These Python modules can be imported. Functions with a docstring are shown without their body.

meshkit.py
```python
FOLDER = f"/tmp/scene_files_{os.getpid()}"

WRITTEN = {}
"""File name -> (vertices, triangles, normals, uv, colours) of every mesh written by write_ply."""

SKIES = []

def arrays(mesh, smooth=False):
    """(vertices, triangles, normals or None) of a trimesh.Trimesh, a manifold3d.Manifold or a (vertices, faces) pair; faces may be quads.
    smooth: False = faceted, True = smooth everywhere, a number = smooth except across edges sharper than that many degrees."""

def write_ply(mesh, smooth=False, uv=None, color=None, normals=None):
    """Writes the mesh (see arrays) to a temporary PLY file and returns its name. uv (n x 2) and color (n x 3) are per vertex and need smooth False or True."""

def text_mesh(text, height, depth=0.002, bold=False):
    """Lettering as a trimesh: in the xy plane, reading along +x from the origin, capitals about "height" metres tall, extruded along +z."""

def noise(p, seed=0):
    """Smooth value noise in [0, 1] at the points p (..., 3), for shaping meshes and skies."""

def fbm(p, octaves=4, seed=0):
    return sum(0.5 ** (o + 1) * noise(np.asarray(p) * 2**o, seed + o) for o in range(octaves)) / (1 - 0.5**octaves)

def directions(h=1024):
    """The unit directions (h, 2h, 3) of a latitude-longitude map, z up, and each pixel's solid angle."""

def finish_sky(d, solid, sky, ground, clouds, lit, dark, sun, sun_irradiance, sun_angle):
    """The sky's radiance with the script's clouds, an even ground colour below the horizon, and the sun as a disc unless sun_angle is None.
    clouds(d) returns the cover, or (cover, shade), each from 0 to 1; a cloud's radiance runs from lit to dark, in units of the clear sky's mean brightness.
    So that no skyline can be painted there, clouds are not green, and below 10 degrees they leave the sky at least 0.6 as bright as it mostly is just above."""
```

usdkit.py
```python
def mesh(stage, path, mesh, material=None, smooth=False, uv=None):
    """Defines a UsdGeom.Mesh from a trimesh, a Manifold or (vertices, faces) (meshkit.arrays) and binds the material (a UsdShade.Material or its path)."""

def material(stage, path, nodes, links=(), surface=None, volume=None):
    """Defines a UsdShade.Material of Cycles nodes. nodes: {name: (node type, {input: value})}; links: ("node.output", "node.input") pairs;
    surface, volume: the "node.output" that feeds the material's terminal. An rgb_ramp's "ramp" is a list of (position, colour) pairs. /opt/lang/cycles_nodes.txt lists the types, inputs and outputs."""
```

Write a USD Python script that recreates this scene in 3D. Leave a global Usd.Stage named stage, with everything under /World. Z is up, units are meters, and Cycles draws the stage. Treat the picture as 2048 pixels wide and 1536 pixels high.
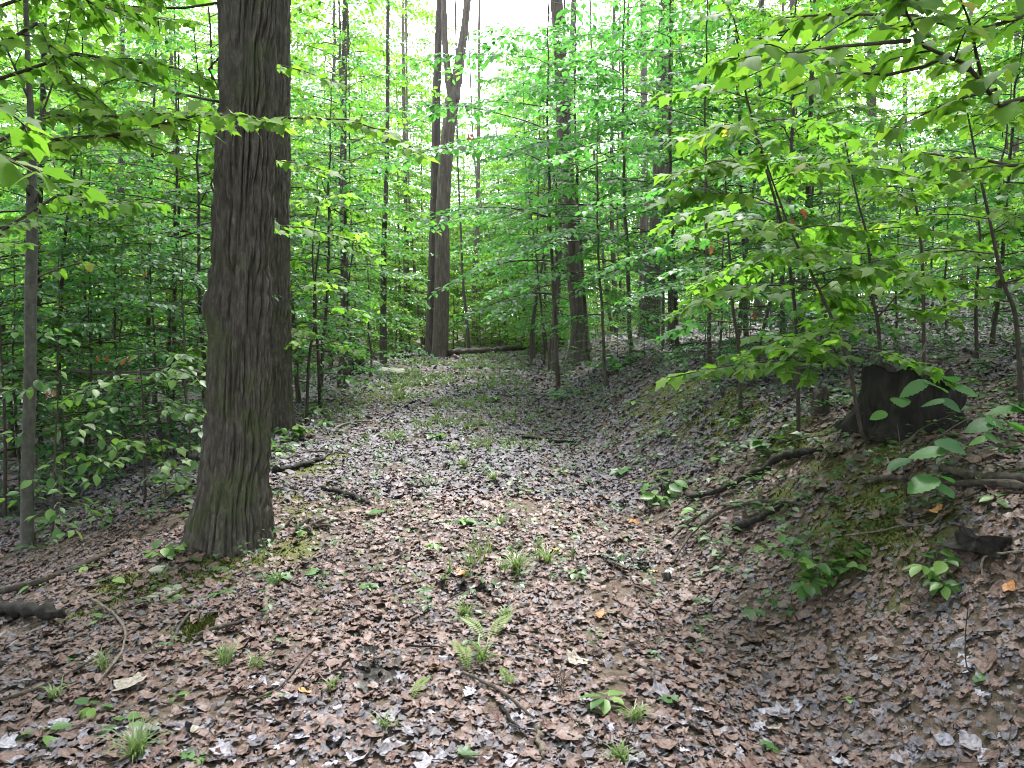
import math
import numpy as np
import usdkit, meshkit
from pxr import Usd, UsdGeom, UsdLux, UsdShade, Gf, Sdf, Vt

stage = Usd.Stage.CreateInMemory()
UsdGeom.SetStageUpAxis(stage, 'Z')
UsdGeom.SetStageMetersPerUnit(stage, 1.0)
W = UsdGeom.Xform.Define(stage, '/World')
stage.SetDefaultPrim(W.GetPrim())
PI = math.pi

# ------------------------------------------------------------------ camera
EYE, PITCH, F = np.array([0.0, 0.0, 1.6]), math.radians(4.6), 1577.0
cam = UsdGeom.Camera.Define(stage, '/World/camera')
cam.CreateHorizontalApertureAttr(36.0)
cam.CreateVerticalApertureAttr(27.0)
cam.CreateFocalLengthAttr(36.0 * F / 2048)
cam.CreateClippingRangeAttr((0.05, 5000.0))
cam.AddTranslateOp().Set(Gf.Vec3d(*EYE))
cam.AddRotateXOp().Set(90.0 - math.degrees(PITCH))
cam.CreateExposureAttr(3.8)

# ------------------------------------------------------------------ sky and sun
SUN_EL, SUN_AZ = math.radians(64), math.radians(12)          # azimuth = atan2(x, y) of the direction towards the sun
dome = UsdLux.DomeLight.Define(stage, '/World/sky')
dome.CreateIntensityAttr(1.0)
dome.GetPrim().SetCustomDataByKey('kind', 'structure')
skym = usdkit.material(stage, '/World/Looks/sky', {
    'tc': ('texture_coordinate', {}),
    's': ('sky_texture', {'sky_type': 'single_scattering', 'sun_disc': False, 'sun_elevation': SUN_EL, 'sun_rotation': SUN_AZ, 'aerosol_density': 2.0}),
    'n': ('noise_texture', {'scale': 2.2, 'detail': 5.0, 'roughness': 0.55}),
    'r': ('map_range', {'from_min': 0.3, 'from_max': 0.6, 'to_min': 0.6, 'to_max': 1.0, 'clamp': True}),
    'c': ('color', {'value': (5.5, 5.75, 6.6)}),
    'm': ('mix', {}),
    'b': ('background_shader', {'strength': 0.08})},
    [('tc.generated', 'n.vector'), ('n.fac', 'r.value'), ('r.result', 'm.fac'), ('s.color', 'm.color1'), ('c.color', 'm.color2'), ('m.color', 'b.color')],
    surface='b.background')
UsdShade.MaterialBindingAPI.Apply(dome.GetPrim()).Bind(skym)
sun = UsdLux.DistantLight.Define(stage, '/World/sun')
sun.CreateNormalizeAttr(True)
sun.CreateIntensityAttr(0.28)
sun.CreateAngleAttr(20.0)
sun.CreateColorAttr(Gf.Vec3f(1.0, 0.98, 0.95))
sun.AddRotateZOp().Set(-math.degrees(SUN_AZ))
sun.AddRotateXOp().Set(-(90 - math.degrees(SUN_EL)))

# ------------------------------------------------------------------ naming
taken = {}
def numbered(parent, name):
    k = (parent, name)
    n = taken.get(k, 0)
    taken[k] = n + 1
    return f'{parent}/{name}' if n == 0 else f'{parent}/{name}_{n:03d}'

def tag(p, label=None, cat=None, group=None, kind=None):
    for k, v in (('label', label), ('category', cat), ('group', group), ('kind', kind)):
        if v:
            p.SetCustomDataByKey(k, v)
    return p

def thing(name, label=None, cat=None, group=None, loc=None, kind=None):
    x = UsdGeom.Xform.Define(stage, numbered('/World', name))
    if loc is not None:
        x.AddTranslateOp().Set(Gf.Vec3d(*map(float, loc)))
    return tag(x.GetPrim(), label, cat, group, kind)

def mk(name, vf, mat, parent=None, smooth=True, kind=None, label=None, origin=None, attr=None):
    """one Mesh prim under parent (a prim) or under /World; origin is subtracted from the points"""
    v, f = np.asarray(vf[0], float), np.asarray(vf[1], np.int64)
    if origin is not None:
        v = v - np.asarray(origin, float)
    path = numbered(str(parent.GetPath()) if parent else '/World', name)
    m = UsdGeom.Mesh.Define(stage, path)
    m.CreatePointsAttr(Vt.Vec3fArray.FromNumpy(v.astype(np.float32)))
    m.CreateFaceVertexCountsAttr(Vt.IntArray.FromNumpy(np.full(len(f), f.shape[1], np.int32)))
    m.CreateFaceVertexIndicesAttr(Vt.IntArray.FromNumpy(f.astype(np.int32).ravel()))
    m.CreateSubdivisionSchemeAttr('none')
    if smooth:
        t = f if f.shape[1] == 3 else np.vstack([f[:, [0, 1, 2]], f[:, [0, 2, 3]]])
        fn = np.cross(v[t[:, 1]] - v[t[:, 0]], v[t[:, 2]] - v[t[:, 0]])
        n = np.stack([sum(np.bincount(t[:, k], fn[:, c], len(v)) for k in range(3)) for c in range(3)], 1)
        n /= np.maximum(np.linalg.norm(n, axis=1, keepdims=True), 1e-12)
        m.CreateNormalsAttr(Vt.Vec3fArray.FromNumpy(n.astype(np.float32)))
        m.SetNormalsInterpolation('vertex')
    for k, a in (attr or {}).items():
        UsdGeom.PrimvarsAPI(m).CreatePrimvar(k, Sdf.ValueTypeNames.FloatArray, 'vertex').Set(Vt.FloatArray.FromNumpy(np.asarray(a, np.float32)))
    UsdShade.MaterialBindingAPI.Apply(m.GetPrim()).Bind(mat)
    return tag(m.GetPrim(), label, None, None, kind)

def fbm(p, octaves=3, seed=0):
    p = np.asarray(p, float)
    s, a, t = 0, 0.5, 0
    for k in range(octaves):
        s = s + a * meshkit.noise(p * 2 ** k, seed + 17 * k)
        t += a
        a *= 0.5
    return s / t

# ------------------------------------------------------------------ the lie of the land
def smooth(a, b, x):
    t = np.clip((x - a) / (b - a), 0, 1)
    return t * t * (3 - 2 * t)

XR_Y, XR_X = [0, 3, 4.4, 6.6, 10, 14, 20, 26, 40, 80], [1.5, 1.3, 1.15, 1.05, 0.75, 0.7, 0.75, 1.3, 3.5, 9]
XL_Y, XL_X = [0, 3, 5.5, 9.5, 14, 20, 26, 40, 80], [-2.2, -2.1, -2.0, -2.5, -2.5, -2.8, -2.6, -1.0, 4]

def height(x, y, fine=True):
    x, y = np.asarray(x, float), np.asarray(y, float)
    zb = np.where(y < 3, 0, np.minimum(y - 3, 19) * 0.034)
    zb = zb + 0.012 * np.maximum(y - 30, 0)
    xr, xl = np.interp(y, XR_Y, XR_X), np.interp(y, XL_Y, XL_X)
    s = x - xr
    bank = np.interp(y, [2, 5, 9, 14, 18, 24, 32], [0.68, 0.68, 0.62, 0.55, 0.52, 0.4, 0.25])
    right = bank * smooth(0, 1.5, s) + 0.13 * np.minimum(np.maximum(s - 0.9, 0), 14) + 0.02 * np.maximum(s - 14, 0)
    ditch = -0.09 * np.exp(-((s + 0.12) / 0.34) ** 2) * smooth(30, 20, y)
    l = xl - x
    left = -0.55 * smooth(0, 3.0, l) - 0.035 * np.minimum(np.maximum(l - 1, 0), 12)
    z = zb + right + ditch + left
    p = np.stack([x, y, 0 * x], -1)
    z = z + 0.16 * (fbm(p * 0.33, 2, 3) - 0.5) * np.clip(np.abs(x + 0.5) / 3, 0.3, 1.5)
    if fine:
        z = z + 0.07 * (fbm(p * 1.7, 3, 9) - 0.5) + 0.13 * (fbm(p * 2.6, 3, 15) - 0.5) * smooth(0.1, 1.0, s) * smooth(6, 3, s)
    return z

def normal_at(x, y):
    e = 0.08
    gx = (height(x + e, y) - height(x - e, y)) / (2 * e)
    gy = (height(x, y + e) - height(x, y - e)) / (2 * e)
    n = np.stack([-gx, -gy, np.ones_like(gx)], -1)
    return n / np.linalg.norm(n, axis=-1, keepdims=True)

CP, SP = math.cos(PITCH), math.sin(PITCH)
def ray(px, py):
    u, v = (px - 1024) / F, (py - 768) / F
    return np.array([u, CP - v * SP, -SP - v * CP])

def P(px, py, d):
    """the point seen at a place in the photograph, d metres ahead"""
    r = ray(px, py)
    return EYE + r * (d / r[1])

def G(px, py):
    """the ground point seen at a place in the photograph"""
    r = ray(px, py)
    t = np.concatenate([np.arange(1.5, 12, 0.02), np.arange(12, 70, 0.1)])
    q = EYE + r[None] * t[:, None]
    below = q[:, 2] < height(q[:, 0], q[:, 1])
    k = int(np.argmax(below)) if below.any() else len(t) - 1
    return q[k]

def pix(p):
    d = np.asarray(p, float) - EYE
    fwd = d[..., 1] * CP - d[..., 2] * SP
    up = d[..., 1] * SP + d[..., 2] * CP
    fw = np.where(fwd > 0.05, fwd, 0.05)
    return 1024 + F * d[..., 0] / fw, 768 - F * up / fw, fwd

# ------------------------------------------------------------------ materials
def M(name, nodes, links, surface='p.BSDF'):
    return usdkit.material(stage, '/World/Looks/' + name, nodes, links, surface=surface)

SINGLE = {}
def leaf_mat(name, ramp, trans, mix=0.45, rough=0.45, spec=0.4):
    m = leaf_mat_one(name, ramp, trans, mix, rough, spec, 0.12)
    SINGLE[str(m.GetPath())] = leaf_mat_one('single_' + name, ramp, trans, mix, rough, spec, 1.0)
    return m

def leaf_mat_one(name, ramp, trans, mix, rough, spec, weight):
    return M(name, {
        'ow': ('math', {'math_type': 'multiply', 'value2': weight}),
        'g': ('geometry', {}), 'o': ('object_info', {}),
        'a': ('math', {'math_type': 'add'}), 'fr': ('math', {'math_type': 'fraction'}),
        'r': ('rgb_ramp', {'ramp': ramp}),
        'h': ('hsv', {'hue': 0.5, 'saturation': 1.0, 'fac': 1.0}),
        'om': ('map_range', {'from_min': 0.0, 'from_max': 1.0, 'to_min': 0.85, 'to_max': 1.2}),
        'tm': ('mix', {'mix_type': 'multiply', 'fac': 1.0, 'color2': trans}),
        'p': ('principled_bsdf', {'roughness': rough, 'specular_ior_level': spec}),
        't': ('translucent_bsdf', {}),
        'x': ('mix_closure', {'fac': mix})},
        [('g.random_per_island', 'a.value1'), ('o.random', 'ow.value1'), ('ow.value', 'a.value2'), ('a.value', 'fr.value1'), ('fr.value', 'r.fac'),
         ('r.color', 'h.color'), ('o.random', 'om.value'), ('om.result', 'h.value'),
         ('h.color', 'p.base_color'), ('h.color', 'tm.color1'), ('tm.color', 't.color'),
         ('p.BSDF', 'x.closure1'), ('t.BSDF', 'x.closure2')], surface='x.closure')

LEAF_MAPLE = leaf_mat('maple_leaf', [(0, (.082, .168, .029)), (.45, (.104, .200, .032)), (.9, (.134, .226, .036)), (.985, (.17, .24, .04)), (1, (.26, .21, .05))], (1.75, 2.0, 0.9), 0.53, 0.58, 0.3)
LEAF_BEECH = leaf_mat('beech_leaf', [(0, (.054, .146, .044)), (.5, (.073, .180, .049)), (.97, (.100, .208, .053)), (1, (.14, .21, .05))], (1.65, 1.95, 1.0), 0.48, 0.5, 0.4)
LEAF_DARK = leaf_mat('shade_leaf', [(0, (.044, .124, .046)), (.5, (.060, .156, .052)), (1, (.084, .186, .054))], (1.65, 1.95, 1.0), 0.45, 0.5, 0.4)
LEAF_SEED = leaf_mat('seedling_leaf', [(0, (.05, .12, .03)), (.6, (.08, .17, .04)), (1, (.13, .21, .05))], (1.6, 1.7, 1.0), 0.35)
LEAF_CANOPY = leaf_mat('canopy_leaf', [(0, (.090, .178, .030)), (.5, (.112, .206, .033)), (1, (.142, .236, .038))], (1.75, 2.0, 0.9), 0.53, 0.6, 0.25)
GRASS = leaf_mat('grass_blade', [(0, (.12, .18, .06)), (.5, (.19, .25, .09)), (.8, (.27, .28, .13)), (1, (.33, .29, .19))], (1.5, 1.5, 1.0), 0.3)
FERN = leaf_mat('fern_frond', [(0, (.17, .23, .07)), (.6, (.22, .29, .06)), (1, (.28, .31, .10))], (1.5, 1.5, 1.0), 0.35)
BROWN_LEAF = leaf_mat('dead_hanging_leaf', [(0, (.14, .06, .03)), (.6, (.22, .09, .04)), (1, (.30, .16, .08))], (1.4, 1.3, 1.0), 0.3)

DEAD_FERN = leaf_mat('dead_fern', [(0, (.07, .045, .032)), (1, (.12, .08, .06))], (1.2, 1.2, 1.0), 0.2)
def litter_mat(name, ramp, rough=(0.35, 0.65)):
    return M(name, {
        'g': ('geometry', {}), 'o': ('object_info', {}), 'a': ('math', {'math_type': 'add'}), 'fr': ('math', {'math_type': 'fraction'}),
        'r': ('rgb_ramp', {'ramp': ramp, 'interpolate': True}),
        'n': ('noise_texture', {'scale': 70.0, 'detail': 3.0}),
        'nr': ('map_range', {'from_min': 0.32, 'from_max': 0.68, 'to_min': 0.5, 'to_max': 1.4, 'clamp': True}),
        'h': ('hsv', {'hue': 0.5, 'saturation': 1.0, 'fac': 1.0}),
        'rr': ('map_range', {'from_min': 0.3, 'from_max': 0.7, 'to_min': rough[0], 'to_max': rough[1]}),
        'b': ('bump', {'strength': 0.5, 'distance': 0.004}),
        'p': ('principled_bsdf', {'specular_ior_level': 0.25})},
        [('g.random_per_island', 'a.value1'), ('o.random', 'a.value2'), ('a.value', 'fr.value1'), ('fr.value', 'r.fac'),
         ('g.position', 'n.vector'), ('n.fac', 'nr.value'), ('nr.result', 'h.value'), ('r.color', 'h.color'), ('h.color', 'p.base_color'),
         ('n.fac', 'rr.value'), ('rr.result', 'p.roughness'), ('n.fac', 'b.height'), ('b.normal', 'p.normal')])

LITTER = litter_mat('leaf_litter', [(0, (0.038, 0.034, 0.040)), (.10, (0.069, 0.058, 0.067)), (.22, (0.127, 0.109, 0.125)), (.36, (0.214, 0.196, 0.230)), (.48, (0.280, 0.267, 0.318)), (.57, (0.214, 0.201, 0.238)), (.66, (0.148, 0.132, 0.151)), (.74, (0.108, 0.078, 0.080)), (.79, (0.165, 0.147, 0.169)), (.87, (0.237, 0.221, 0.259)), (.92, (0.137, 0.083, 0.068)), (.94, (0.078, 0.068, 0.078)), (1, (0.302, 0.286, 0.327))])
LITTER_FINE = litter_mat('fine_leaf_litter', [(0, (0.052, 0.044, 0.051)), (.2, (0.101, 0.088, 0.101)), (.45, (0.174, 0.161, 0.189)), (.65, (0.214, 0.201, 0.240)), (.8, (0.133, 0.117, 0.133)), (.92, (0.115, 0.083, 0.083)), (1, (0.237, 0.224, 0.259))], (0.5, 0.75))
DARK_LITTER = litter_mat('wet_dark_litter', [(0, (.02, .018, .017)), (.5, (.035, .03, .028)), (1, (.06, .05, .045))], (0.25, 0.5))
ORANGE_LITTER = litter_mat('orange_litter', [(0, (.30, .11, .03)), (.5, (.36, .16, .05)), (1, (.42, .24, .10))])
PALE_LITTER = litter_mat('pale_litter', [(0, (.19, .165, .135)), (1, (.25, .22, .185))])

def bark_mat(name, dark, mid, light, moss=(.06, .075, .025), moss_lo=0.58, stretch=0.16, scale=22.0, bump=0.02, lichen=0.55):
    return M(name, {
        'g': ('geometry', {}),
        'm': ('mapping', {'scale': (1, 1, stretch)}),
        'n': ('noise_texture', {'scale': scale, 'detail': 5.0, 'roughness': 0.6}),
        'r': ('rgb_ramp', {'ramp': [(0.28, dark), (0.5, mid), (0.72, light)]}),
        'n2': ('noise_texture', {'scale': 3.2, 'detail': 5.0, 'roughness': 0.65}),
        'mr': ('map_range', {'from_min': moss_lo, 'from_max': moss_lo + 0.14, 'to_min': 0.0, 'to_max': 0.75, 'clamp': True}),
        'mx': ('mix', {'color2': moss}),
        'n3': ('noise_texture', {'scale': 14.0, 'detail': 6.0, 'roughness': 0.75}),
        'lr': ('map_range', {'from_min': 0.60, 'from_max': 0.74, 'to_min': 0.0, 'to_max': lichen, 'clamp': True}),
        'lx': ('mix', {'color2': (.24, .26, .20)}),
        'b': ('bump', {'strength': 0.9, 'distance': bump}),
        'p': ('principled_bsdf', {'roughness': 0.85, 'specular_ior_level': 0.25})},
        [('g.position', 'm.vector'), ('m.vector', 'n.vector'), ('n.fac', 'r.fac'), ('g.position', 'n2.vector'), ('n2.fac', 'mr.value'),
         ('g.position', 'n3.vector'), ('n3.fac', 'lr.value'),
         ('mr.result', 'mx.fac'), ('r.color', 'mx.color1'), ('mx.color', 'lx.color1'), ('lr.result', 'lx.fac'), ('lx.color', 'p.base_color'), ('n.fac', 'b.height'), ('b.normal', 'p.normal')])

BARK_OAK = bark_mat('oak_bark', (.032, .027, .022), (.060, .051, .042), (.112, .099, .083), moss=(.052, .062, .024), moss_lo=0.51, stretch=0.3, scale=34, bump=0.012, lichen=0.4)
BARK_GREY = bark_mat('grey_bark', (.034, .027, .021), (.060, .049, .039), (.098, .081, .065), moss_lo=0.62)
BARK_DARK = bark_mat('dark_bark', (.026, .021, .018), (.042, .034, .029), (.07, .058, .048), moss_lo=0.6)
BARK_SMOOTH = bark_mat('smooth_sapling_bark', (.050, .047, .038), (.074, .070, .058), (.11, .104, .088), moss_lo=0.6, stretch=0.6, scale=26, bump=0.003)
TWIG = bark_mat('twig_bark', (.032, .024, .019), (.05, .039, .031), (.08, .064, .05), moss_lo=0.75, scale=40, bump=0.002, lichen=0.12)
DEADWOOD = bark_mat('dead_wood', (.026, .021, .017), (.050, .040, .032), (.095, .077, .062), moss_lo=0.66, stretch=1.0, scale=30, bump=0.006, lichen=0.2)
ROTTEN = bark_mat('rotten_wood', (.007, .006, .005), (.013, .011, .009), (.032, .025, .019), moss_lo=0.64, stretch=0.35, scale=24, bump=0.02, lichen=0.05)  # wet rotten wood, its colour lowered further for the shade under leaves
PALE_TWIG = bark_mat('pale_twig', (.09, .07, .052), (.14, .115, .09), (.21, .18, .15), moss_lo=0.8, stretch=1.0, scale=40, bump=0.003)
STONE = M('stone', {
    'g': ('geometry', {}), 'n': ('noise_texture', {'scale': 26.0, 'detail': 6.0, 'roughness': 0.65}),
    'r': ('rgb_ramp', {'ramp': [(0.3, (.15, .145, .11)), (0.55, (.24, .23, .18)), (0.75, (.33, .32, .27))]}),
    'b': ('bump', {'strength': 0.6, 'distance': 0.006}), 'p': ('principled_bsdf', {'roughness': 0.8})},
    [('g.position', 'n.vector'), ('n.fac', 'r.fac'), ('r.color', 'p.base_color'), ('n.fac', 'b.height'), ('b.normal', 'p.normal')])

SOIL = M('forest_soil', {
    'g': ('geometry', {}),
    'n': ('noise_texture', {'scale': 9.0, 'detail': 6.0, 'roughness': 0.7}),
    'v': ('noise_texture', {'scale': 34.0, 'detail': 3.0, 'roughness': 0.6}),
    'r': ('rgb_ramp', {'ramp': [(0.3, (.035, .026, .020)), (0.5, (.075, .055, .042)), (0.7, (.14, .105, .082))]}),
    'mv': ('mix', {'fac': 0.5}),
    'am': ('attribute', {'attribute': 'moss'}),
    'mn': ('noise_texture', {'scale': 60.0, 'detail': 3.0}),
    'mc': ('rgb_ramp', {'ramp': [(0.3, (.045, .052, .014)), (0.6, (.095, .10, .028)), (0.8, (.14, .14, .05))]}),
    'mx': ('mix', {}),
    'b': ('bump', {'strength': 0.8, 'distance': 0.02}),
    'p': ('principled_bsdf', {'roughness': 0.9, 'specular_ior_level': 0.2})},
    [('g.position', 'n.vector'), ('g.position', 'v.vector'), ('g.position', 'mn.vector'),
     ('n.fac', 'mv.color1'), ('v.fac', 'mv.color2'), ('mv.color', 'r.fac'), ('r.color', 'mx.color1'), ('mn.fac', 'mc.fac'), ('mc.color', 'mx.color2'), ('am.fac', 'mx.fac'),
     ('mx.color', 'p.base_color'), ('v.fac', 'b.height'), ('b.normal', 'p.normal')])

# ------------------------------------------------------------------ ground
MOSS = [(470, 1120, 0.55), (380, 1160, 0.4), (600, 1010, 0.5), (650, 930, 0.4), (250, 1180, 0.3), (1680, 960, 0.55), (1780, 1090, 0.35), (1740, 1060, 0.3), (1580, 880, 0.5), (1480, 830, 0.6),
        (1360, 790, 0.7), (1430, 850, 0.4), (760, 790, 1.2), (690, 800, 0.9), (420, 1250, 0.15), (390, 1270, 0.2)]
MOSS_AT = [(G(a, b), r) for a, b, r in MOSS]

def moss_at(x, y):
    k = np.zeros_like(x)
    for c, r in MOSS_AT:
        k = np.maximum(k, 1.25 - np.hypot((x - c[0]) / r, (y - c[1]) / (1.6 * r)))
    e = fbm(np.stack([x, y, 0 * x], -1) * 5, 3, 5)
    return smooth(0.25, 1.15, k + 2.2 * (e - 0.5)) * np.clip(k * 3, 0, 1)

def grid_lines(a, b, lo, hi, step, growth):
    mid = list(np.arange(a, b + 1e-6, step))
    s, x = step, b
    while x < hi:
        s *= growth
        x += s
        mid.append(x)
    s, x = step, a
    while x > lo:
        s *= growth
        x -= s
        mid.insert(0, x)
    return np.array(mid)

gx, gy = grid_lines(-5.5, 5, -220, 220, 0.065, 1.09), grid_lines(2, 13, -60, 320, 0.065, 1.045)
GX, GY = np.meshgrid(gx, gy)
GZ = height(GX, GY)
nx, ny = len(gx), len(gy)
i, j = np.meshgrid(np.arange(nx - 1), np.arange(ny - 1))
q = (j * nx + i).ravel()
gv = np.stack([GX, GY, GZ], -1).reshape(-1, 3)
gf = np.stack([q, q + 1, q + nx + 1, q + nx], 1)
ground = mk('ground', (gv, gf), SOIL, attr={'moss': moss_at(gv[:, 0], gv[:, 1])}, kind='structure')
tag(ground, 'forest floor of the old woodland track, its right bank and its falling left edge')

# ------------------------------------------------------------------ tubes and trunks
def spline(pts, n):
    p = np.asarray(pts, float)
    if len(p) == 2:
        return p[0] + (p[1] - p[0]) * np.linspace(0, 1, n)[:, None]
    q = np.vstack([2 * p[0] - p[1], p, 2 * p[-1] - p[-2]])
    s = np.linspace(0, len(p) - 1 - 1e-9, n)
    k, t = s.astype(int), (s - s.astype(int))[:, None]
    a, b, c, d = q[k], q[k + 1], q[k + 2], q[k + 3]
    return 0.5 * (2 * b + (c - a) * t + (2 * a - 5 * b + 4 * c - d) * t ** 2 + (3 * b - a - 3 * c + d) * t ** 3)

def tube(pts, radii, sides=6, cap=True):
    p = np.asarray(pts, float)
    n = len(p)
    r = np.broadcast_to(np.asarray(radii, float), (n,))
    t = np.gradient(p, axis=0)
    t /= np.linalg.norm(t, axis=1, keepdims=True) + 1e-12
    ref = np.array([0, 1.0, 0]) if abs(t[:, 2]).mean() > 0.75 else np.array([0, 0, 1.0])
    a = np.cross(np.broadcast_to(ref, t.shape), t)
    a /= np.linalg.norm(a, axis=1, keepdims=True) + 1e-12
    b = np.cross(t, a)
    th = np.arange(sides) * 2 * PI / sides
    v = (p[:, None] + r[:, None, None] * (np.cos(th)[None, :, None] * a[:, None] + np.sin(th)[None, :, None] * b[:, None])).reshape(-1, 3)
    i, j = np.meshgrid(np.arange(n - 1), np.arange(sides), indexing='ij')
    a0, a1 = (i * sides + j).ravel(), (i * sides + (j + 1) % sides).ravel()
    f = np.vstack([np.stack([a0, a1, a1 + sides], 1), np.stack([a0, a1 + sides, a0 + sides], 1)])
    if cap:
        v = np.vstack([v, p[:1] - t[:1] * r[0] * 0.3, p[-1:] + t[-1:] * r[-1] * 0.5])
        e = np.arange(sides)
        f = np.vstack([f, np.stack([(e + 1) % sides, e, np.full(sides, n * sides)], 1), np.stack([(n - 1) * sides + e, (n - 1) * sides + (e + 1) % sides, np.full(sides, n * sides + 1)], 1)])
    return v, f

def join(parts):
    parts = [p for p in parts if p is not None and len(p[0])]
    if not parts:
        return np.zeros((0, 3)), np.zeros((0, 3), int)
    n = np.cumsum([0] + [len(p[0]) for p in parts])
    return np.vstack([p[0] for p in parts]), np.vstack([p[1] + k for p, k in zip(parts, n)])

def trunk(pts, radii, sides=24, step=0.12, amp=0.01, freq=18.0, flare=0.5, flare_h=0.3, lobes=5, seed=0, bumps=()):
    """a standing trunk whose bark is folded into ridges; bumps: (height, angle, size, out)"""
    p = np.asarray(pts, float)
    L = np.linalg.norm(np.diff(p, axis=0), axis=1).sum()
    n = max(8, int(L / step))
    c = spline(p, n)
    r = np.interp(np.linspace(0, 1, n), np.linspace(0, 1, len(radii)), radii)
    th = np.arange(sides) * 2 * PI / sides
    zz = c[:, 2] - c[0, 2]
    TH, ZZ, RR = th[None, :], zz[:, None], r[:, None]
    rng = np.random.default_rng(seed)
    ph = rng.uniform(0, 6.28, 3)
    fl = flare * np.exp(-ZZ / flare_h) * (0.75 + 0.45 * np.sin(lobes * TH + ph[0]) + 0.25 * np.sin((lobes - 2) * TH + ph[1])) + 0.05 * np.sin(2 * TH + ph[2] + ZZ * 0.4)
    rr = RR * (1 + np.maximum(fl, -0.2))
    cs, sn = np.cos(TH), np.sin(TH)
    if amp > 0:
        base = r.mean()
        pt = np.stack([base * cs + 0 * ZZ, base * sn + 0 * ZZ, ZZ + 0 * TH], -1)
        w = meshkit.noise(pt * np.array([6, 6, 3.0]), seed + 3)[..., None] - 0.5
        q = pt * np.array([freq, freq, freq * 0.06]) + w * np.array([0.9, 0.9, 0])
        fis = np.abs(2 * meshkit.noise(q, seed) - 1)
        fis2 = np.abs(2 * meshkit.noise(q * np.array([2.3, 2.3, 3.0]) + 7, seed + 5) - 1)
        fine = fbm(pt * np.array([60, 60, 26.0]), 2, seed + 9) - 0.5
        rr = rr + amp * (smooth(0.0, 0.42, fis) - 0.8 + 0.4 * smooth(0.0, 0.5, fis2) + 0.5 * fine)
    for (bz, ba, bs, bo) in bumps:
        da = np.arctan2(np.sin(TH - ba), np.cos(TH - ba)) * RR
        rr = rr + bo * np.exp(-((ZZ - bz) ** 2 + da ** 2) / bs ** 2)
    v = np.stack([c[:, None, 0] + rr * cs, c[:, None, 1] + rr * sn, c[:, None, 2] + 0 * TH + 0 * rr], -1).reshape(-1, 3)
    i, j = np.meshgrid(np.arange(n - 1), np.arange(sides), indexing='ij')
    a0, a1 = (i * sides + j).ravel(), (i * sides + (j + 1) % sides).ravel()
    f = np.stack([a0, a1, a1 + sides, a0 + sides], 1)
    return v, f

# ------------------------------------------------------------------ leaves
def half_fan(half, centre, fold, bend):
    """a leaf blade from half an outline (stem to tip, y > 0): fan about centre, folded along the midrib"""
    h = np.array(half, float)
    top = np.vstack([h[0:1] * [1, 0], h[1:-1], h[-1:] * [1, 0]])
    full = np.vstack([top, (h[1:-1] * [1, -1])[::-1]])
    v = np.vstack([[centre], full])
    n = len(full)
    f = np.array([[0, 1 + (k + 1) % n, 1 + k] for k in range(n)])
    z = fold * np.abs(v[:, 1]) - bend * v[:, 0] ** 2
    return np.column_stack([v, z]), f

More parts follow.
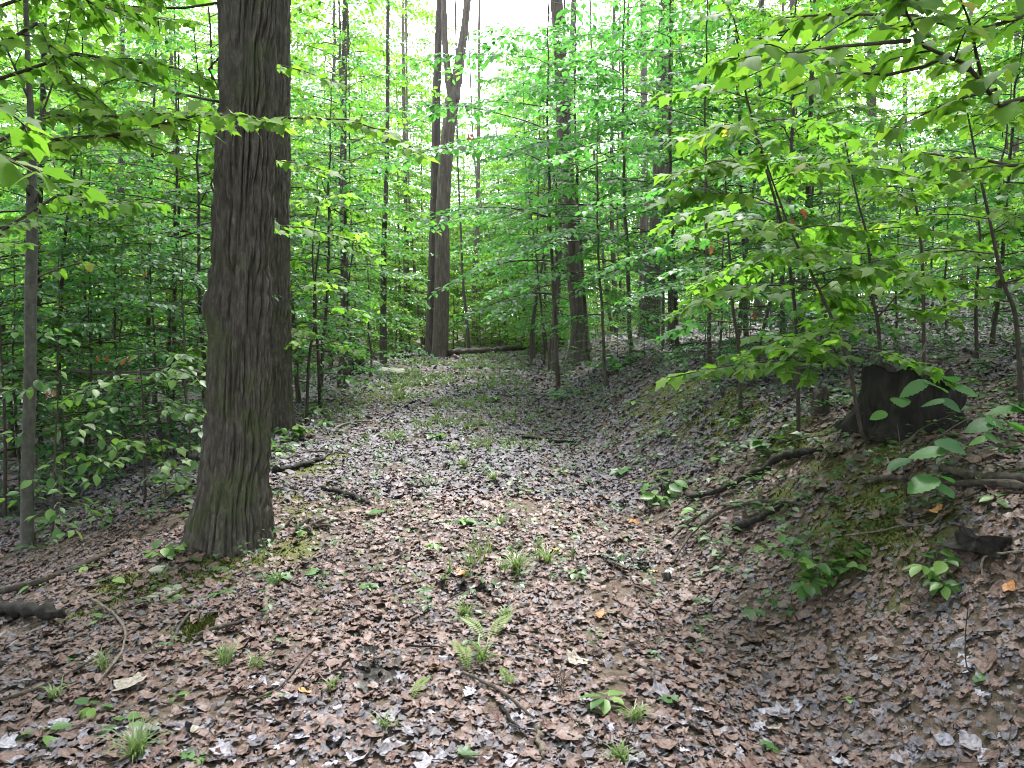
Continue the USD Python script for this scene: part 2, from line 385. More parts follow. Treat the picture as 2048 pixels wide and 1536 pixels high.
def strip(half, fold, bend):
    h = np.array(half, float)
    n = len(h)
    mid = np.column_stack([h[:, 0], 0 * h[:, 0]])
    v = np.vstack([mid, h[1:-1], h[1:-1] * [1, -1]])
    f = []
    for s, off in ((1, n), (-1, n + n - 2)):
        for k in range(n - 1):
            a, b = k, k + 1
            ea = off + k - 1 if 0 < k < n - 1 else None
            eb = off + k if k + 1 < n - 1 else None
            tri = []
            if ea is None:
                tri = [(a, b, eb)]
            elif eb is None:
                tri = [(a, b, ea)]
            else:
                tri = [(a, b, eb), (a, eb, ea)]
            f += [t if s > 0 else t[::-1] for t in tri]
    z = fold * np.abs(v[:, 1]) - bend * v[:, 0] ** 2
    return np.column_stack([v, z]), np.array(f)

MAPLE_HALF = [(0, 0), (-.07, .17), (.0, .43), (.19, .36), (.36, .50), (.54, .60), (.54, .34), (.66, .26), (.80, .17), (1, 0)]
OVATE_HALF = [(0, 0), (.14, .17), (.38, .31), (.62, .28), (.84, .14), (1, 0)]
ROUND_HALF = [(0, 0), (.06, .24), (.25, .42), (.5, .46), (.75, .34), (.92, .14), (1, 0)]
OAK_HALF = [(0, 0), (.10, .05), (.20, .17), (.27, .08), (.38, .26), (.47, .10), (.58, .29), (.68, .11), (.80, .19), (.87, .07), (1, 0)]
T_MAPLE = half_fan(MAPLE_HALF, (.3, 0), 0.16, 0.22)
T_MAPLE2 = half_fan(MAPLE_HALF, (.3, 0), -0.10, 0.34)
T_OVATE = strip(OVATE_HALF, 0.22, 0.16)
T_ROUND = strip(ROUND_HALF, 0.12, 0.18)
def toothed(half, n, depth, ridge):
    h = np.array(half, float)
    t = np.linspace(0, 1, n)
    u = np.interp(t, np.linspace(0, 1, len(h)), h[:, 0]); w = np.interp(t, np.linspace(0, 1, len(h)), h[:, 1])
    w = w * (1 - depth * (np.arange(n) % 2)) ; w[0] = w[-1] = 0
    rows = [np.column_stack([u + .16 * f * w, f * w, .12 * np.abs(f) * w - .18 * u ** 2 + ridge * np.abs(f) * (np.arange(n) % 2 - .5) * (w > 0)]) for f in (-1, -.5, 0, .5, 1)]
    v = np.vstack(rows)
    f = []
    for a in range(4):
        for b in range(n - 1):
            i0, i1 = a * n + b, (a + 1) * n + b
            f += [(i0, i0 + 1, i1 + 1), (i0, i1 + 1, i1)]
    return v, np.array(f)
T_BROAD = toothed(ROUND_HALF, 19, .09, .022)
T_RHOMB = (np.array([(0, 0, 0), (1, 0, -.14), (.45, 0, -.03), (.42, .33, .05), (.42, -.33, .05)]), np.array([(0, 2, 3), (2, 1, 3), (0, 4, 2), (2, 4, 1)]))
T_SPRAY = (np.array([(0, 0, 0), (.55, .36, .05), (1, 0, -.15), (.5, -.34, .04), (.5, 0, -.02)]), np.array([(0, 4, 1), (4, 2, 1), (0, 3, 4), (4, 3, 2)]))

def curl(tpl, k, seed):
    r = np.random.default_rng(seed)
    v = tpl[0].copy()
    c1, c2, tw = k * r.uniform(-2.2, 2.2), k * r.uniform(-2.6, 2.6), k * r.uniform(-1.5, 1.5)
    x, y = v[:, 0] - 0.5, v[:, 1]
    z = c1 * x ** 2 + c2 * y ** 2 + tw * x * y + k * 0.25 * r.normal(size=len(x)) * (np.abs(y) > 0.05) * 0.3
    v = np.column_stack([x * (1 - 0.25 * abs(c1) * np.abs(x)), y * (1 - 0.3 * abs(c2) * np.abs(y)), z])
    return v, tpl[1]

def blades(tpl, pos, T, N, size):
    """all the leaves as one mesh"""
    tv, tf = tpl
    pos, T, N, size = (np.asarray(a, float) for a in (pos, T, N, size))
    if len(pos) == 0:
        return np.zeros((0, 3)), np.zeros((0, 3), int)
    T = T / np.linalg.norm(T, axis=1, keepdims=True)
    S = np.cross(N, T)
    S /= np.linalg.norm(S, axis=1, keepdims=True) + 1e-9
    N = np.cross(T, S)
    v = pos[:, None] + size[:, None, None] * (tv[None, :, 0:1] * T[:, None] + tv[None, :, 1:2] * S[:, None] + tv[None, :, 2:3] * N[:, None])
    f = tf[None] + (np.arange(len(pos)) * len(tv))[:, None, None]
    return v.reshape(-1, 3), f.reshape(-1, 3)

class Foliage:
    def __init__(self):
        self.wood, self.pos, self.T, self.N, self.size = [], [], [], [], []
    def leaves(self):
        if not self.pos:
            z = np.zeros((0, 3))
            return z, z, z, np.zeros(0)
        return np.vstack(self.pos), np.vstack(self.T), np.vstack(self.N), np.concatenate(self.size)

TILT = [0.3]
def put_leaves(fo, rng, pts, gap, leaf, start=0.25, droop=0.3, tip=True, opposite=False, spread=0.95):
    seg = np.linalg.norm(np.diff(pts, axis=0), axis=1)
    cum = np.concatenate([[0], np.cumsum(seg)])
    L = cum[-1]
    s = np.arange(start * L + rng.uniform(0, gap), L, gap)
    if opposite:
        s = np.repeat(s, 2)
    n = len(s)
    if n == 0 and not tip:
        return
    q = np.stack([np.interp(s, cum, pts[:, k]) for k in range(3)], 1)
    az = math.atan2(*(pts[-1] - pts[0])[[1, 0]])
    side = np.where(np.arange(n) % 2 == 0, 1.0, -1.0)
    a = az + side * spread + rng.normal(0, 0.25, n)
    if tip:
        q, a = np.vstack([q, pts[-1:]]), np.append(a, az + rng.normal(0, 0.2))
    n = len(q)
    e = -droop + rng.normal(0, 0.28, n)
    T = np.stack([np.cos(a) * np.cos(e), np.sin(a) * np.cos(e), np.sin(e)], 1)
    N = np.stack([rng.normal(0, TILT[0], n), rng.normal(0, TILT[0], n), np.ones(n)], 1)
    sz = leaf * rng.uniform(0.65, 1.2, n)
    fo.pos.append(q + T * (0.12 * leaf))
    fo.T.append(T); fo.N.append(N); fo.size.append(sz)

def branch(fo, rng, base, az, L, leaf, gap, sub_gap, sub_len, rise=0.25, droop=0.35, r0=0.008, start=0.2, leaf_droop=0.3, opposite=False, path=None, sides=4, twig_sides=3):
    n = max(5, int(L / 0.15))
    s = np.linspace(0, 1, n)
    if path is None:
        d, lat = np.array([math.cos(az), math.sin(az), 0]), np.array([-math.sin(az), math.cos(az), 0])
        w = np.cumsum(rng.normal(0, 0.022, n)) * L
        pts = base + d * (L * s)[:, None] + lat * w[:, None] + np.array([0, 0, 1.0]) * (rise * s * L - droop * L * s ** 2)[:, None]
    else:
        pts = spline(path, n) + np.cumsum(rng.normal(0, 0.004, (n, 3)), 0)
        base = pts[0]
        L = np.linalg.norm(np.diff(pts, axis=0), axis=1).sum()
    fo.wood.append(tube(pts, r0 * (1 - 0.85 * s) + 0.0012, sides, False))
    put_leaves(fo, rng, pts, gap, leaf, max(start, 0.3), leaf_droop, True, opposite)
    k, side = start * L + rng.uniform(0, sub_gap), 1 if rng.random() < 0.5 else -1
    while k < L * 0.95:
        t = k / L
        idx = t * (n - 1)
        i0 = min(int(idx), n - 2)
        p = pts[i0] + (pts[i0 + 1] - pts[i0]) * (idx - i0)
        dd = pts[i0 + 1] - pts[i0]
        a = math.atan2(dd[1], dd[0]) + side * rng.uniform(0.65, 1.05)
        l = sub_len * (1.08 - t) ** 0.7 * rng.uniform(0.6, 1.15)
        m = 4
        ss = np.linspace(0, 1, m)
        el = dd[2] / (np.linalg.norm(dd) + 1e-9) * 0.5 + rng.normal(0, 0.12)
        tw = p + np.array([math.cos(a), math.sin(a), el]) * (l * ss)[:, None] + np.array([0, 0, -0.16]) * (l * ss ** 2)[:, None]
        fo.wood.append(tube(tw, r0 * 0.35 * (1 - 0.7 * ss) + 0.0008, twig_sides, False))
        put_leaves(fo, rng, tw, gap, leaf, 0.15, leaf_droop, True, opposite)
        side = -side
        k += sub_gap * rng.uniform(0.7, 1.3)

def grow(rng, path, radii, nb, blen, first=0.3, leaf=0.09, gap=0.075, sub_gap=0.15, sub_len=0.45, rise=0.3, droop=0.35, opposite=False, leaf_droop=0.3, taper=0.55, sides=4, twig_sides=3, az=None):
    """branches around a stem: Foliage"""
    fo = Foliage()
    p = np.asarray(path, float)
    seg = np.concatenate([[0], np.cumsum(np.linalg.norm(np.diff(p, axis=0), axis=1))])
    for k in range(nb):
        t = first + (1 - first) * (k + rng.uniform(0.1, 0.9)) / nb
        b = np.array([np.interp(t * seg[-1], seg, p[:, c]) for c in range(3)])
        a = (k * 2.4 + rng.normal(0, 0.4)) if az is None else az + rng.normal(0, 1.0)
        u = (t - first) / (1 - first)
        L = blen * (1 - taper * u) * rng.uniform(0.65, 1.15) * (0.65 + 0.7 * min(1, u * 3))
        rad = np.interp(t, np.linspace(0, 1, len(radii)), radii)
        branch(fo, rng, b, a, L, leaf, gap, sub_gap, sub_len, rise=rise * (0.5 + 1.2 * u) + rng.normal(0, 0.08), droop=droop, r0=max(0.003, min(rad * 0.45, 0.006 * L + 0.003)), opposite=opposite, leaf_droop=leaf_droop, sides=sides, twig_sides=twig_sides)
    fo.wood.append(None)
    top = p[-3:] if len(p) > 2 else p
    put_leaves(fo, rng, top, gap, leaf, 0.0, leaf_droop, True, opposite)
    return fo

def emit(t, fo, tpl, leafmat, woodmat, parts=120, origin=None, wood_name='branches', pick=True, seed=0, tpl_far=None):
    """branches, single leaves and the rest of the foliage of one plant"""
    o = np.zeros(3) if origin is None else np.asarray(origin, float)
    w = join(fo.wood)
    if len(w[0]):
        mk(wood_name, w, woodmat, t, origin=o)
    pos, T, N, size = fo.leaves()
    n = len(pos)
    if n == 0:
        return
    chosen = np.zeros(n, bool)
    if parts:
        if pick:
            x, y, d = pix(pos)
            ok = (x > 0) & (x < 2048) & (y > 0) & (y < 1536) & (size * F / d > 10)
            rank = np.where(ok, d - size * 4, 1e9)
            order = np.argsort(rank)[:parts]
            chosen[order[rank[order] < 1e8]] = True
        else:
            chosen[np.random.default_rng(seed).choice(n, min(parts, n), replace=False)] = True
    tpls = tpl if isinstance(tpl, list) else [tpl]
    for k in np.nonzero(chosen)[0]:
        mk('leaf', blades(tpls[k % len(tpls)], pos[k:k + 1], T[k:k + 1], N[k:k + 1], size[k:k + 1]), SINGLE[str(leafmat.GetPath())], t, origin=o)
    rest = np.nonzero(~chosen)[0]
    if len(rest):
        far = [tpl_far] if tpl_far is not None else tpls
        mk('foliage', join([blades(far[g], pos[rest[g::len(far)]], T[rest[g::len(far)]], N[rest[g::len(far)]], size[rest[g::len(far)]]) for g in range(len(far))]), leafmat, t, kind='stuff', origin=o)


# ------------------------------------------------------------------ the trees whose trunks the photograph shows
def stem_path(pp, d, down=0.3):
    """trunk centre line and radii from (px, py, width in px), foot first, d metres ahead"""
    pts = [P(a, b, d) for a, b, _ in pp]
    z0 = float(height(pts[0][0], pts[0][1]))
    foot = pts[0].copy()
    foot[2] = z0 - down
    if pts[0][2] < z0 + 0.03:
        pts[0][2] = z0 + 0.03
    pts = [foot] + pts
    rad = [pp[0][2]] + [w for _, _, w in pp]
    pts = np.array(pts)
    seg = np.concatenate([[0], np.cumsum(np.linalg.norm(np.diff(pts, axis=0), axis=1))])
    u = np.linspace(0, seg[-1], 60)
    r = np.interp(u, seg, rad) / 2 / F * d
    return pts, r

def pixel_tree(name, label, cat, pp, d, bark, sides=20, step=0.15, amp=0.008, freq=16, flare=0.35, flare_h=0.25, group=None, seed=0, bumps=(), lobes=5):
    pts, r = stem_path(pp, d)
    t = thing(name, label, cat, group, loc=pts[0])
    mk('trunk', trunk(pts, r, sides, step, amp, freq, flare, flare_h, lobes, seed, bumps), bark, t, origin=pts[0])
    return t, pts, r

def dist(px, py):
    return float(G(px, py)[1])

DA, DB = dist(455, 1090), dist(552, 868)
oakA, ptsA, _ = pixel_tree('oak_tree', 'big ridged oak trunk in the left foreground, mossy flared foot beside the track', 'tree',
    [(458, 1085, 150), (470, 950, 146), (477, 800, 137), (484, 525, 119), (502, 0, 104), (516, -500, 90), (530, -1100, 75)], DA, BARK_OAK, sides=300, step=0.026, amp=0.036, freq=34, flare=1.0, flare_h=0.22, lobes=4, seed=4,
    bumps=((1.95, PI, 0.11, 0.05), (2.15, PI * 0.97, 0.06, 0.03), (1.2, -1.2, 0.08, 0.015)))
oakB, ptsB, _ = pixel_tree('oak_tree', 'second large trunk standing directly behind the big foreground oak, green with moss low down', 'tree',
    [(545, 862, 98), (543, 700, 84), (541, 500, 77), (541, 300, 75), (543, 0, 73), (546, -500, 60)], DB, BARK_OAK, sides=180, step=0.04, amp=0.030, freq=34, flare=0.4, flare_h=0.25, seed=9)

TREES = [
 ('straight_tree', 'straight slim trunk touching the left side of the forked tree', [(862, 706, 32), (866, 560, 25), (870, 400, 20), (873, 200, 17), (879, 0, 13), (882, -250, 9)], 21.5, BARK_DARK, 2),
 ('large_tree', 'large grey trunk with flared roots at the foot of the right bank beyond the track', [(1160, 690, 44), (1157, 620, 37), (1145, 500, 34), (1136, 380, 32), (1128, 250, 28), (1120, 100, 25), (1113, 0, 23), (1100, -250, 20)], 17, BARK_GREY, 3),
 ('slender_tree', 'slender trunk close on the left of the large grey trunk on the right bank', [(1101, 696, 11), (1108, 640, 10), (1111, 588, 9), (1114, 510, 9), (1118, 432, 8), (1124, 250, 7), (1128, 100, 6)], 18, BARK_GREY, 4),
 ('leaning_tree', 'leaning brown stem rising over the right end of the fallen log', [(1063, 682, 8), (1070, 614, 8), (1092, 484, 7), (1102, 406, 6), (1115, 280, 5)], 20, BARK_DARK, 5),
 ('thin_stem_tree', 'very thin dark stem crossing behind the leaning brown stem', [(1088, 682, 5), (1081, 601, 5), (1072, 510, 5), (1061, 419, 4), (1050, 300, 3)], 19.5, BARK_DARK, 6),
 ('slender_tree', 'leftmost and palest of three slender trunks right of the large grey trunk', [(1223, 652, 9), (1217, 614, 9), (1209, 549, 8), (1200, 430, 7), (1188, 300, 6)], 22, BARK_GREY, 7),
 ('slender_tree', 'darkest, middle one of three slender trunks right of the large grey trunk', [(1231, 662, 10), (1229, 575, 10), (1223, 406, 10), (1224, 250, 8), (1228, 60, 6)], 22.5, BARK_DARK, 8),
 ('slender_tree', 'thinnest, rightmost of three slender trunks right of the large grey trunk', [(1249, 645, 7), (1240, 562, 6), (1234, 400, 5), (1238, 250, 4)], 24, BARK_DARK, 9),
 ('dark_tree', 'dark trunk half hidden behind the foot of the large grey trunk', [(1127, 650, 18), (1128, 560, 17), (1130, 420, 15), (1140, 200, 12), (1150, -50, 10)], 27, BARK_DARK, 10),
 ('dark_tree', 'thickest dark trunk of the cluster on the right bank', [(1297, 668, 50), (1307, 560, 44), (1318, 430, 41), (1322, 300, 34), (1326, 150, 29), (1330, 0, 25), (1335, -250, 20)], 18, BARK_DARK, 11),
 ('slender_tree', 'grey trunk just left of the thickest dark trunk on the right bank', [(1287, 655, 19), (1288, 500, 18), (1289, 380, 17), (1288, 200, 14), (1286, 0, 12)], 21, BARK_GREY, 12),
 ('slender_tree', 'brown trunk just right of the thickest dark trunk on the right bank', [(1342, 694, 17), (1343, 600, 16), (1340, 500, 15), (1338, 400, 13), (1340, 200, 11), (1344, 0, 8)], 15, BARK_GREY, 13),
 ('pole_sapling', 'pale thin pole in front of the thickest dark trunk', [(1326, 672, 8), (1327, 580, 7), (1330, 450, 6), (1326, 330, 4)], 14, BARK_SMOOTH, 14),
 ('thin_stem_tree', 'thin dark stem standing alone just beyond the fallen log, right of the forked tree', [(938, 697, 8), (932, 627, 7), (925, 549, 7), (922, 471, 6), (915, 300, 5)], 24, BARK_DARK, 15),
 ('distant_tree', 'grey trunk in the far gap between the lone thin stem and leaning pale pole', [(949, 668, 13), (950, 562, 12), (954, 471, 12), (957, 300, 9)], 29, BARK_GREY, 16),
 ('leaning_pole', 'pale pole leaning left in the far gap above the fallen log', [(1012, 660, 7), (998, 562, 6), (975, 458, 5), (950, 330, 4)], 27, BARK_SMOOTH, 17),
 ('dark_tree', 'dark trunk left of the forked tree rising from leaves at the track edge', [(767, 726, 16), (767, 600, 14), (768, 480, 12), (772, 380, 11), (775, 250, 9), (776, 0, 7)], 19, BARK_DARK, 18),
 ('distant_tree', 'short stretch of far brown trunk seen between two dark trunks left of the forked tree', [(816, 694, 14), (815, 600, 13), (812, 450, 11), (808, 250, 9)], 27, BARK_GREY, 19),
 ('distant_tree', 'slightly leaning far stem just left of the straight slim trunk', [(846, 694, 9), (836, 606, 8), (822, 460, 7), (815, 300, 5)], 26, BARK_GREY, 20),
 ('pole_sapling', 'crooked thin stem beside the dark rotten root left of the track', [(678, 752, 10), (686, 690, 9), (692, 640, 8), (699, 549, 7), (705, 497, 5), (700, 380, 4)], 15, BARK_GREY, 21),
 ('dark_tree', 'tall dark trunk reaching the top of the photo right of the big foreground oak', [(690, 742, 17), (689, 560, 16), (686, 380, 15), (688, 200, 13), (690, 0, 11), (692, -250, 9)], 19.5, BARK_DARK, 22),
 ('brown_tree', 'brown trunk in the left woods midway between the grey pole and the big oak', [(230, 720, 20), (233, 609, 18), (238, 504, 17), (242, 369, 15), (243, 250, 12), (244, 60, 9), (245, -100, 8)], 17, BARK_DARK, 23),
 ('pole_sapling', 'smooth thin pole close on the left of the big foreground oak', [(336, 760, 10), (338, 667, 10), (345, 572, 9), (354, 488, 8), (359, 352, 7), (352, 200, 5)], 13, BARK_SMOOTH, 24),
 ('pole_sapling', 'thin dark pole right of the grey pole tree at the left edge', [(118, 760, 8), (122, 640, 8), (125, 521, 7), (136, 430, 7), (147, 356, 6), (160, 250, 4)], 10, BARK_DARK, 25),
 ('dark_tree', 'darker trunk showing behind the right side of the grey pole tree', [(75, 830, 15), (76, 572, 13), (77, 454, 12), (85, 250, 12), (88, 100, 10), (90, -100, 8)], 11, BARK_DARK, 26),
 ('distant_tree', 'reddish far trunk below the bright sky gap at upper right', [(1748, 600, 18), (1746, 330, 17), (1744, 240, 16), (1742, 60, 13), (1741, -80, 11)], 22, BARK_DARK, 27),
 ('distant_tree', 'thin dark trunk standing against the bright sky gap at upper right', [(1807, 590, 11), (1809, 325, 9), (1810, 171, 8), (1811, 0, 7)], 26, BARK_DARK, 28),
 ('distant_tree', 'grey trunk close to the right edge below the slim dark bough', [(2030, 610, 14), (2031, 376, 12), (2033, 198, 11), (2034, 40, 9)], 20, BARK_GREY, 29),
 ('distant_tree', 'dark trunk left of its twin, behind the bank-top saplings on the right', [(1516, 660, 16), (1520, 450, 14), (1522, 200, 12), (1523, 0, 10)], 19, BARK_DARK, 30),
 ('distant_tree', 'dark trunk right of its twin, behind the bank-top saplings on the right', [(1583, 655, 14), (1584, 400, 12), (1585, 0, 10)], 21, BARK_DARK, 31),
 ('brown_tree', 'short brown trunk low behind the leaning sapling stems on the right bank', [(1650, 655, 12), (1648, 560, 11), (1645, 420, 10), (1640, 300, 8)], 18, BARK_DARK, 32),
]
for name, label, pp, d, bark, sd in TREES:
    if pp[-1][1] > -240:
        (a0, b0, w0_), (a1, b1, w1_) = pp[-2], pp[-1]
        k_ = (b1 + 260) / max(b0 - b1, 1)
        pp = pp + [(a1 + (a1 - a0) * min(k_, 1.2) * .5, b1 * .5 - 130, w1_ * .7), (a1 + (a1 - a0) * min(k_, 1.5), -260, w1_ * .4)]
    big = pp[0][2] > 25
    pixel_tree(name, label, 'tree', pp, d, bark, sides=56 if big else 14, step=0.07 if big else 0.25, amp=0.012 if big else 0.004, freq=24 if big else 16,
               flare=0.85 if 'flared' in label else 0.3, flare_h=0.3 if 'flared' in label else 0.2, seed=sd, lobes=4)

fork, pF, rF = pixel_tree('forked_tree', 'tall forked tree at the far left track edge, splitting in two against the sky', 'tree',
    [(880, 709, 35), (884, 560, 30), (886, 420, 26), (894, 290, 25), (905, 196, 27)], 21, BARK_GREY, sides=56, step=0.07, amp=0.012, freq=24, flare=0.3, seed=33)
for k, pp in enumerate(([(905, 205, 19), (894, 130, 14), (889, 60, 11), (885, -150, 9), (884, -300, 7)], [(906, 205, 24), (921, 110, 18), (932, 30, 14), (943, -120, 11), (950, -300, 8)])):
    pts = np.array([P(a, b, 21) for a, b, _ in pp])
    mk('limb', tube(spline(pts, 40), np.interp(np.linspace(0, 1, 40), np.linspace(0, 1, 5), [w for *_, w in pp]) / 2 / F * 21 * (1 + 0.08 * np.random.default_rng(k).normal(size=40)), 16), BARK_GREY, fork, origin=pF[0])

def crown(t, x, y, base, z0, z1, R, n, seed, leaf=.2):  # a crown above the view, there for the shade it casts
    rng = np.random.default_rng(seed)
    path = np.array([[x, y, z0 - 2], [x + rng.normal(0, .4), y + rng.normal(0, .4), (z0 + z1) / 2], [x + rng.normal(0, .7), y + rng.normal(0, .7), z1]])
    path = spline(path, 20)
    TILT[0] = 0.8
    fo = grow(rng, path, np.linspace(.16, .03, 20), n, R, 0.12, leaf, .14, .3, R * .32, .5, .3, False, .3, taper=.45, sides=3, twig_sides=3)
    TILT[0] = 0.3
    mk('limbs', join([tube(path, np.linspace(.16, .03, 20), 10)] + fo.wood), BARK_GREY, t, origin=base)
    mk('foliage', blades(T_SPRAY, *fo.leaves()), LEAF_CANOPY, t, kind='stuff', origin=base)
UNSEEN_CROWNS = [(oakA, ptsA, 3.8, 6.0, 15, 61), (oakB, ptsB, 3.4, 8, 17, 62)]  # oak crowns out of view overhead, placed to shade the ground
for t_, pts_, R_, za, zb_, sd_ in UNSEEN_CROWNS:
    crown(t_, pts_[-1][0] - .8, pts_[-1][1], pts_[0], za, zb_, R_, 60, sd_)
for i_, (x_, y_, za, zb_, R_, lab_) in enumerate([(4.6, 5.5, 6.5, 15, 4.4, 'unseen tall tree just outside the right edge whose crown shades the right bank'), (8.2, 10.8, 8.0, 17, 4.6, 'unseen tall tree past the right edge, shading the bank top'),
        (4.2, 1.2, 5.6, 14, 4.0, 'unseen tall tree beside the viewer on the right whose crown shades the ditch'), (3.6, -3.0, 5.0, 13, 4.2, 'unseen tall tree behind the viewer on the right, shading the bank'), (6.6, 7.6, 7.0, 16, 4.6, 'unseen tall tree well up the right bank, shading the slope below'), (-5.6, 3.0, 6.0, 14, 3.8, 'unseen tall tree just outside the left edge shading the left slope'), (-5.9, 8.2, 6.2, 15, 4.0, 'unseen tall tree beyond the left edge, shading the left of the big oak')]):
    z_ = float(height(x_, y_))
    tt = thing('shade_tree', lab_, 'tree', loc=(x_, y_, z_))  # trees out of view, placed to shade the banks and the left slope
    mk('trunk', trunk([(x_, y_, z_ - .2), (x_ + .1, y_, z_ + 4), (x_, y_, z_ + za)], [.22, .19, .16], 24, .2, .01, 20, .4, .25, 5, 400 + i_), BARK_GREY, tt, origin=(x_, y_, z_))
    crown(tt, x_, y_, (x_, y_, z_), z_ + za, z_ + zb_, R_, 90, 70 + i_, .23)

# the grey pole tree at the left edge, with its side branches and leaves
DC = dist(55, 1098)
pole, pC, rC = pixel_tree('grey_pole_tree', 'slim smooth grey tree standing at the left edge with a small fork', 'tree',
    [(55, 1095, 28), (55, 950, 24), (60, 760, 22), (62, 560, 21), (64, 400, 20), (62, 250, 14), (56, 130, 11), (50, -60, 9), (46, -300, 6)], DC, BARK_SMOOTH, sides=28, step=0.06, amp=0.003, freq=20, flare=0.35, flare_h=0.12, seed=40)
fo = Foliage()
r_ = np.random.default_rng(41)
for pp in ([(68, 480, 0), (72, 400, 0), (95, 365, -.1), (140, 320, -.2), (200, 250, -.3)], [(62, 395, 0), (40, 360, -.2), (20, 330, -.3), (-40, 280, -.5)], [(60, 300, 0), (90, 210, .2), (130, 90, .4), (150, -40, .5)], [(58, 560, 0), (110, 540, .3), (190, 520, .5)], [(58, 200, 0), (10, 90, -.2), (-30, 0, -.3)]):
    branch(fo, r_, None, 0, 1, 0.10, 0.09, 0.2, 0.5, r0=0.012, path=[P(a, b, DC + c) for a, b, c in pp], leaf_droop=0.4)
emit(pole, fo, [T_OVATE], LEAF_MAPLE, TWIG, parts=120, origin=pC[0])

# ------------------------------------------------------------------ saplings and boughs of the foreground
def sapling(name, label, cat, pp, d, w0, nb, blen, first, leaf, tpl, mat, seed, d_top=None, parts=200, gap=0.075, sub_gap=0.17, sub_len=0.4, bark=TWIG, opposite=False, rise=0.3, droop=0.4, az=None, group=None, leaf_droop=0.35, extra=()):
    rng = np.random.default_rng(seed)
    d_top = d if d_top is None else d_top
    dd = np.linspace(d, d_top, len(pp))
    pts = np.array([P(a, b, c) for (a, b), c in zip(pp, dd)])
    pts[0, 2] = float(height(pts[0, 0], pts[0, 1])) - 0.03
    n = 30
    path = spline(pts, n)
    r = (w0 / 2 / F * d) * np.linspace(1, 0.3, n)
    t = thing(name, label, cat, group, loc=pts[0])
    mk('stem', tube(path, r, 10), bark, t, origin=pts[0])
    fo = grow(rng, path, r, nb, blen, first, leaf, gap, sub_gap, sub_len, rise, droop, opposite, leaf_droop, az=az)
    for A, B in extra:
        A, B = P(*A), P(*B)
        m = (A + B) / 2 + np.array([0, 0, 0.06])
        branch(fo, rng, None, 0, 1, leaf, gap, sub_gap, sub_len, r0=0.006, path=[A, m, B], leaf_droop=leaf_droop, opposite=opposite)
    emit(t, fo, tpl, mat, bark, parts=parts, origin=pts[0])
    return t

MP = [T_MAPLE, T_MAPLE2]
sapling('maple_sapling', 'long maple sapling leaning left from the bank, nearest stem left of the big dark stump', 'sapling',
        [(1742, 912), (1722, 860), (1700, 740), (1665, 640), (1620, 540), (1585, 470), (1555, 390), (1520, 290)], 5.2, 9, 13, 0.95, 0.3, 0.085, MP, LEAF_MAPLE, 50, d_top=4.9, opposite=True, gap=0.075, sub_gap=0.13, sub_len=0.34,
        extra=[((1695, 725, 5.2), (1335, 758, 4.7)), ((1700, 740, 5.2), (1560, 700, 4.6)), ((1640, 580, 5.1), (1790, 520, 4.9))])
sapling('maple_sapling', 'upright maple sapling rising in front of the left shoulder of the big dark stump', 'sapling',
        [(1760, 885), (1763, 760), (1756, 650), (1745, 590), (1735, 480), (1715, 400), (1690, 285)], 5.8, 9, 11, 0.85, 0.35, 0.081, MP, LEAF_MAPLE, 51, opposite=True, gap=0.075, sub_gap=0.13, sub_len=0.34, extra=[((1750, 640, 5.8), (1850, 560, 5.6))])
sapling('beech_sapling', 'thin straight sapling on the mossy bank, left of the small cut stump', 'sapling',
        [(1482, 814), (1478, 700), (1466, 620), (1462, 540), (1455, 450), (1450, 330)], 7.3, 9, 12, 0.9, 0.32, 0.078, MP, LEAF_BEECH, 52, opposite=True, gap=0.075, sub_gap=0.13, sub_len=0.34)
sapling('maple_sapling', 'sapling at the right edge whose thick dark stem leans left as it rises', 'sapling',
        [(2050, 730), (2032, 640), (2005, 560), (1975, 420), (1955, 330), (1935, 225)], 5.4, 10, 12, 0.9, 0.3, 0.081, MP, LEAF_MAPLE, 53, opposite=True, gap=0.075, sub_gap=0.13, sub_len=0.34)
sapling('beech_sapling', 'twin-height sapling behind the thin straight one on the bank', 'sapling',
        [(1522, 792), (1517, 700), (1540, 600), (1550, 480), (1560, 400)], 8.2, 9, 10, 0.9, 0.35, 0.074, [T_OVATE], LEAF_BEECH, 54)
sapling('beech_sapling', 'young sapling behind the big dark stump, right of its top', 'sapling',
        [(1956, 700), (1952, 600), (1960, 480), (1950, 380)], 7.4, 8, 9, 0.85, 0.35, 0.074, MP, LEAF_BEECH, 55, opposite=True, gap=0.075, sub_gap=0.13, sub_len=0.34)
sapling('maple_sapling', 'short leafy maple sapling behind the small cut stump', 'sapling',
        [(1645, 770), (1640, 690), (1652, 610), (1645, 520)], 8.0, 7, 9, 0.8, 0.3, 0.074, MP, LEAF_BEECH, 56, opposite=True, gap=0.075, sub_gap=0.13, sub_len=0.34)
sapling('maple_sapling', 'slim maple sapling with high leaves between the two upper right sapling stems', 'sapling',
        [(1850, 720), (1846, 560), (1835, 430), (1810, 330), (1790, 250)], 7.0, 8, 11, 0.9, 0.35, 0.081, MP, LEAF_MAPLE, 57, opposite=True, gap=0.075, sub_gap=0.13, sub_len=0.34)
sapling('maple_sapling', 'maple sapling whose pale leaves hang over the right side above the ditch', 'sapling',
        [(1600, 800), (1592, 650), (1570, 480), (1530, 330), (1490, 180), (1470, 60)], 6.0, 8, 13, 1.0, 0.4, 0.089, MP, LEAF_MAPLE, 58, d_top=5.2, opposite=True, gap=0.075, sub_gap=0.13, sub_len=0.34, extra=[((1540, 330, 5.4), (1340, 350, 4.6)), ((1520, 300, 5.4), (1330, 400, 4.9)), ((1580, 450, 5.7), (1380, 470, 5.2))])

